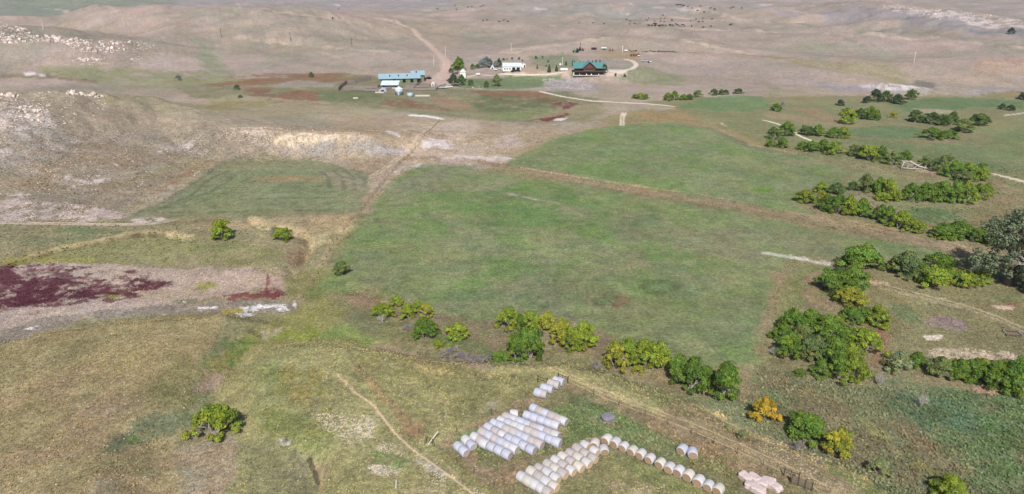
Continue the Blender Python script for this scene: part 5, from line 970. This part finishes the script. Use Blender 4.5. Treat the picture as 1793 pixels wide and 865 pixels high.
trailer('small white trailer at the right end of the rusty hay machine', 1118.5, 99.5, M['white'], 2.0, 1.6, 1.3)
trailer('small white box trailer at the foot of the leaning pole', 1096, 90.5, M['white'], 3.2, 1.8, 1.7)
car('silver grey car parked alone below the hedge', 1128, 107.5, M['silver'], L=5.2, H=1.7); tractor('small white and green mower right of the silver grey car', 1137, 110, M['white'], .7, 0, 'mower', 'mower')
trailer('white camper trailer beside the drive left of the lodge', 987.5, 124.5, M['white'], 5.6, 2.2, 2.2, None); 
car('white pickup parked by the trailer near the corral end', 786, 153.5, M['white'], 'pickup_truck', 'truck', 5.2, 1.9, 1.8, (-.2,1.3)); trailer('low silver flatbed trailer between corral and white pickup', 776, 155, M['silver'], 6.5, 2.2, 1.1)
trailer('white flat box trailer by the drive right of the tall shed', 837, 132, M['white'], 3.2, 2, 1.7)
car('black car in front of the left bay of the long white building', 899.5, 125.5, M['black'], L=4.4, H=1.7, rz=R(20)); car('black car in front of the right bay of the long white building', 906.5, 125, M['black'], L=4.4, H=1.7, rz=R(-15)); car('white car leftmost before the long white building', 888, 121.6, M['white'], L=4.0)
trailer('white trailer nearest the a-frame cabin', 868, 123.5, M['white'], 2.4, 1.6, 1.3); trailer('second white trailer right of the a-frame cabin', 875, 122.5, M['silver'], 2.6, 1.6, 1.4); trailer('third white trailer before the long building', 881, 123.5, M['white'], 2.2, 1.6, 1.5); car('dark pickup parked at the right end of the long barn', 750, 138.5, M['black'], 'pickup_truck', 'truck', 5.2, 1.9, 1.8, (-.2,1.3), R(-30))

# ------------------------------------------------------------ cattle
def cow_mesh():
    b = MB(); n = 10
    body = [(-1.12,1.12,.10,.14),(-1.05,1.08,.27,.34),(-.7,1.02,.34,.40),(-.2,.98,.38,.42),(.3,1.0,.37,.42),(.65,1.06,.32,.40),(.9,1.18,.22,.28),(1.15,1.28,.15,.19),(1.35,1.26,.14,.17),(1.62,1.12,.08,.10)]
    for x, z, ry, rz_ in body: b.v += [(x, ry*math.cos(2*math.pi*k/n), z+rz_*math.sin(2*math.pi*k/n)) for k in range(n)]
    for i in range(len(body)-1):
        for k in range(n): a = i*n+k; c = i*n+(k+1) % n; b.f.append((a, a+n, c+n, c))
    b.f.append(tuple(range(n))); b.f.append(tuple((len(body)-1)*n+k for k in range(n))[::-1])
    for sy in (-.2,.2):
        b.tube([(.62,sy,.85),(.64,sy,.45),(.62,sy,0)], [.13,.08,.07], 6); b.tube([(-.8,sy,.95),(-.92,sy,.5),(-.84,sy,0)], [.18,.09,.07], 6); b.tube([(1.2,sy*.7,1.36),(1.12,sy*1.7,1.34)], [.05,.03], 4)
    b.tube([(-1.12,0,1.2),(-1.22,0,.9),(-1.2,0,.4)], [.05,.03,.05], 5); return b.mesh('cow', M['cow'], True)
CM = cow_mesh()
def cows(L, desc, group):
    for i, (px, py) in enumerate(sorted(L)):
        o = link('cow', CM); p = at(px, py); o.location = p; s = random.uniform(1.25, 1.5); o.scale = (s, s, s); o.rotation_euler = (0, 0, random.uniform(0, 6.28)); tag(o, f'black cow, {"leftmost" if i == 0 else ORD[i]+" from left"} {desc}', 'cow', group)
Z8 = lambda x, y: (1000+x/5.977, y/5.977)
cows([Z8(*p) for p in [(612,258),(665,256),(700,258),(722,258),(812,275),(845,275),(880,276),(870,258),(886,259),(918,277),(932,276),(960,276),(992,276),(1030,268),(1040,272),(1064,274),(1096,256),(1112,270),(1138,276),(1166,270),(1188,276),(1262,280),(1382,293),(1462,283),(336,252),(350,253),(230,245),(84,243)]], 'in the line along the pale ridge', 'cows along the pale ridge')
cows([Z8(*p) for p in [(580,210),(620,228),(782,207),(796,218),(812,196),(874,228),(938,198),(938,230),(980,198),(974,234),(1054,210),(1056,222),(960,166),(1250,222),(1306,206),(1336,234),(1380,196),(1378,233),(1474,207)]], 'in the herd grazing above the pale ridge', 'cows grazing above the ridge')
cows([Z8(*p) for p in [(1096,55),(1110,56),(1122,57),(1136,57),(1150,56),(1168,62),(1180,66),(1222,74),(1262,92),(1354,70),(1324,116),(1392,132),(1458,90),(1500,100),(1508,112)]], 'around the far pale cut bank', 'cows by the far cut bank')
cows([Z8(*p) for p in [(1670,92),(1696,82),(1786,90),(1662,266),(1680,262)]], 'of the few cows far to the right', 'cows far right')
Z2 = lambda x, y: (450+x/3.984, y/3.984)
cows([Z2(*p) for p in [(1255,66),(1265,67),(1384,42),(1392,70),(1471,54),(1497,50),(1563,48),(1580,41),(1575,147),(1582,148),(1606,146),(1690,155),(1718,146),(1730,142),(1750,155),(862,72),(568,66),(528,131)]], 'on the hills above the gravel road', 'cows above the gravel road')

# ------------------------------------------------------------ rocks
def rock_mesh(seed, sub=2, name='rock'):
    from mathutils import noise as mn
    me = bpy.data.meshes.new(name); b = bmesh.new(); bmesh.ops.create_icosphere(b, subdivisions=sub, radius=1); o = Vector((seed*7.7, 0, 0)); rr = random.Random(seed)
    pl = [(Vector((rr.uniform(-1,1), rr.uniform(-1,1), rr.uniform(-.6,1))).normalized(), rr.uniform(.5,.8)) for _ in range(7)]
    for v in b.verts:
        c = v.co.copy()
        for n_, d_ in pl:
            e = c.dot(n_)-d_
            if e > 0: c -= n_*e
        v.co = c*(1+.12*mn.noise(c*2+o))
    b.to_mesh(me); b.free(); return me
RKM = [rock_mesh(s) for s in range(6)]; RM_ = [pmat('sandstone_pale', (216,204,196), .95, .05, .3, .8, 0, .16), pmat('sandstone_pink', (196,178,168), .95, .05, .3, .8, 0, .16)]
for m_ in RKM: m_.materials.append(RM_[0])
def inpoly(x, y, P):
    c = False
    for i in range(len(P)):
        (x1, y1), (x2, y2) = P[i], P[i-1]
        if (y1 > y) != (y2 > y) and x < (x2-x1)*(y-y1)/(y2-y1)+x1: c = not c
    return c
def rocks(poly, n, size, label, group, seedn, sq=(.6,1.2)):
    rr = random.Random(seedn); xs = [p[0] for p in poly]; ys = [p[1] for p in poly]; k = 0
    cl = [(rr.uniform(min(xs), max(xs)), rr.uniform(min(ys), max(ys))) for _ in range(max(3, n//7))]
    while k < n:
        c = rr.choice(cl); px = c[0]+rr.gauss(0, (max(xs)-min(xs))*.05+1.5); py = c[1]+rr.gauss(0, (max(ys)-min(ys))*.1+.8)
        if not inpoly(px, py, poly): 
            if rr.random() < .05: cl.append((rr.uniform(min(xs), max(xs)), rr.uniform(min(ys), max(ys))))
            continue
        x, y, z, m = U(px, py); s = m*rr.choice((1, 1, 1.4, 1.9))*size*rr.uniform(.6, 1.2); o = link('rock', rr.choice(RKM)); setmat(o, rr.choice(RM_)); o.location = (x, y, z+s*.12); o.scale = (s*rr.uniform(.8,1.5), s*rr.uniform(.6,1.1), s*rr.uniform(*sq)); o.rotation_euler = (rr.uniform(-.3,.3), rr.uniform(-.3,.3), rr.uniform(0,6.3)); tag(o, label, 'rock', group); k += 1
OA = [(0,42),(30,42),(60,62),(130,68),(180,70),(270,76),(272,82),(230,92),(140,92),(110,74),(60,74),(20,78),(0,76)]
rocks(OA, 170, 2.2, 'angular pinkish sandstone rock in the far left hillside outcrop', 'rocks of the far left outcrop', 3)
rocks([(130,102),(215,100),(245,106),(150,112)], 30, 1.6, 'small rock in the lower band beneath the far left outcrop', 'rocks of the lower band', 4)
rocks([(2,166),(40,160),(80,158),(130,159),(185,166),(180,172),(120,166),(60,168),(20,178)], 40, 2.8, 'weathered boulder along the crest of the left rocky hill', 'boulders on the left crest', 5)
rocks([(5,180),(50,180),(92,208),(95,222),(40,206),(0,215)], 60, 2.0, 'pale stone scattered below the left rocky crest', 'stones below the left crest', 6)
rocks([(480,250),(495,238),(560,232),(622,238),(640,246),(600,254),(520,256)], 22, 1.1, 'buff boulder on the pale badland nose', 'boulders on the badland nose', 7)
rocks([(1540,10),(1640,20),(1793,34),(1793,46),(1640,28)], 26, 1.2, 'pale rock of the far right badlands', 'rocks of the far right badlands', 8)
rocks([(826,152),(852,150),(850,157),(830,157)], 9, .9, 'pale garden boulder at the near edge of the homestead lawn', 'garden boulders', 9)
# loose stones: one uncountable scatter
def scatter(name, zones, seedn, mcol, shape='stone'):
    rg = np.random.default_rng(seedn); VV = []; FF = []; CC = []; nb = 0
    ico = [(-.5,-.4,0),(.5,-.5,0),(.6,.4,0),(-.4,.5,0),(-.2,-.1,.6),(.3,.1,.5)]; fi = [(0,1,5,4),(1,2,5,5),(2,3,4,5),(3,0,4,4)]
    for poly, n, size in zones:
        xs = [p[0] for p in poly]; ys = [p[1] for p in poly]; k = 0
        while k < n:
            px, py = rg.uniform(min(xs), max(xs)), rg.uniform(min(ys), max(ys))
            if not inpoly(px, py, poly): k += .02; continue
            x, y, z, m = U(px, py)
            if vnoise(np.array([x/(25*m)]), np.array([y/(25*m)]), seedn)[0] < rg.uniform(.25, .75): k += .2; continue
            s = size*rg.uniform(.4, 1.3); a = rg.uniform(0, 6.28); ca, sa = math.cos(a), math.sin(a); b = len(VV)
            VV += [(x+(u*ca-v*sa)*s, y+(u*sa+v*ca)*s, z-.02+w*s*.8) for u, v, w in ico]; FF += [tuple(dict.fromkeys(i+b for i in f)) for f in fi]; k += 1
    me = bpy.data.meshes.new(name); me.from_pydata(VV, [], FF); me.materials.append(mcol); o = link(name, me); o['kind'] = 'stuff'; return o
scatter('loose_stones', [([(545,725),(600,722),(650,730),(655,765),(620,775),(585,765)], 420, .24), ([(665,770),(720,780),(740,800),(700,800),(660,790)], 180, .2), ([(640,812),(700,818),(690,835),(650,826)], 80, .26), ([(700,790),(780,830),(850,865),(800,865),(720,830)], 300, .2), ([(0,610),(300,570),(330,700),(240,860),(0,860)], 260, .22), ([(450,640),(700,640),(860,700),(760,760),(600,860),(480,860)], 260, .2), ([(1340,760),(1440,806),(1540,860),(1440,850),(1320,790)], 320, .2), ([(1625,612),(1680,608),(1790,620),(1793,640),(1630,630)], 260, .3), ([(1060,840),(1180,850),(1180,865),(1060,865)], 60, .2)], 11, pmat('pale_stones', (202,188,170), .95, .05, .2, 1))
scatter('hill_rubble', [(OA, 500, 1.0), ([(0,160),(90,160),(190,168),(180,200),(95,225),(0,225)], 500, .55), ([(380,222),(480,222),(640,236),(650,250),(480,256),(400,246)], 420, .5), ([(120,98),(250,98),(250,114),(130,114)], 160, .9), ([(0,225),(250,230),(420,250),(300,340),(0,340)], 500, .4), ([(0,350),(200,360),(250,388),(0,388)], 350, .35), ([(1540,8),(1640,16),(1793,32),(1793,50),(1640,34)], 220, 1.6), ([(945,138),(1040,138),(1040,158),(960,158)], 200, .6)], 12, pmat('pale_rubble', (208,192,180), .95, .05, .25, .5))
# ------------------------------------------------------------ tufts of grass and weeds: uncountable ground cover
def tufts(name, n, rmin, rmax, hgt, wid, gain, seedn, filt=None, azl=46):
    rg = np.random.default_rng(seedn); r = np.sqrt(rg.uniform(rmin**2, rmax**2, n)); th = rg.uniform(-R(azl), R(azl), n); ii = np.clip(np.searchsorted(RS, r)-1, 0, nr-2); jj = np.clip(np.searchsorted(TH, th)-1, 0, nth-2)
    fr = ((r-RS[ii])/(RS[ii+1]-RS[ii])); ft_ = (th-TH[jj])/(TH[jj+1]-TH[jj]); z = (GZ[ii,jj]*(1-fr)+GZ[ii+1,jj]*fr)*(1-ft_)+(GZ[ii,jj+1]*(1-fr)+GZ[ii+1,jj+1]*fr)*ft_; x = r*np.sin(th); y = r*np.cos(th); c = C[ii, jj].copy()
    dn = fbm(x, y, 9, 3, seedn+5)*.3+fbm(x, y, 2.5, 3, seedn+6)*.6+.1; keep = rg.uniform(-.8, .8, n) < dn
    if filt is not None: keep &= filt(x, y, c)
    x, y, z, c = x[keep], y[keep], z[keep], c[keep]; n = len(x); s = rg.uniform(.45, 1.2, (n, 1)); k = 3
    c = c*gain*rg.uniform(.7, 1.3, (n, 1))*np.array([1, 1, .94]); vs = []; a0 = rg.uniform(0, 6.28, n)
    for q in range(k):
        a = a0+q*2.09+rg.uniform(-.4, .4, n); dx, dy = np.cos(a)[:, None], np.sin(a)[:, None]; w = wid*s; h = hgt*s*rg.uniform(.6, 1.2, (n, 1)); X_, Y_, Z_ = x[:, None], y[:, None], z[:, None]
        ln = .5*w; px_, py_ = -dy, dx
        v = np.stack([np.hstack([X_-dx*w, Y_-dy*w, Z_-.03]), np.hstack([X_+dx*w, Y_+dy*w, Z_-.03]), np.hstack([X_+dx*w*.6+px_*ln, Y_+dy*w*.6+py_*ln, Z_+h]), np.hstack([X_-dx*w*.5+px_*ln*1.2, Y_-dy*w*.5+py_*ln*1.2, Z_+h*.8])], 1); vs.append(v)
    v = np.stack(vs, 1).reshape(-1, 3); col = np.repeat(c, 4*k, 0); me = npmesh(name, v, np.arange(len(v)).reshape(-1, 4), None, False, col); me.materials.append(TM); o = link(name, me); o['kind'] = 'stuff'; return o
TM, nt, b_ = mat('tuft', .95, .05); a_ = N(nt, 'ShaderNodeAttribute', attribute_name='Col'); nt.links.new(a_.outputs['Color'], b_.inputs['Base Color'])
tr_ = N(nt, 'ShaderNodeBsdfTranslucent'); nt.links.new(a_.outputs['Color'], tr_.inputs['Color']); mx_ = N(nt, 'ShaderNodeMixShader'); mx_.inputs[0].default_value = .3; nt.links.new(b_.outputs[0], mx_.inputs[1]); nt.links.new(tr_.outputs[0], mx_.inputs[2]); nt.links.new(mx_.outputs[0], nt.nodes['Material Output'].inputs[0])
F1w = [U(*p)[:2] for p in F1]; F2w = [U(*p)[:2] for p in F2]; F3w = [U(*p)[:2] for p in [(205,386),(300,345),(400,280),(500,277),(575,285),(640,305),(645,335),(625,378),(500,383)]]
nof = lambda x, y, c: (polysd(x, y, F1w) > 0) & (polysd(x, y, F2w) > 0) & (polysd(x, y, F3w) > 0) & (c.mean(1) < .33)
tufts('prairie_grass', 150000, 74, 190, .18, .16, 1.75, 70, nof)
tufts('pasture_grass', 60000, 190, 330, .24, .3, 1.5, 71, nof)
CRw = [U(*p)[:2] for p in CR_]; BYw = [U(*p)[:2] for p in [(790,770),(990,705),(1080,720),(1260,790),(1300,845),(1100,775),(920,800),(800,800)]]
tufts('creek_weeds', 90000, 74, 150, .34, .24, 1.85, 72, lambda x, y, c: (polysd(x, y, CRw) < 0) | (polysd(x, y, BYw) < 0))
# dry scrub along drainages
# ------------------------------------------------------------ air
bpy.context.view_layer.update()
hb = MB().box(-7500, 7500, -7500, 7500, -6, 150); hme = bpy.data.meshes.new('haze'); hme.from_pydata(hb.v, [], hb.f); hm = bpy.data.materials.new('air'); hm.use_nodes = True; nt = hm.node_tree
nt.nodes.remove(nt.nodes['Principled BSDF']); pv = N(nt, 'ShaderNodeVolumePrincipled'); pv.inputs['Color'].default_value = (.86, .9, 1, 1); pv.inputs['Density'].default_value = .00006; pv.inputs['Anisotropy'].default_value = .2
nt.links.new(pv.outputs[0], nt.nodes['Material Output'].inputs['Volume']); hme.materials.append(hm); ho = link('haze', hme); ho['kind'] = 'stuff'
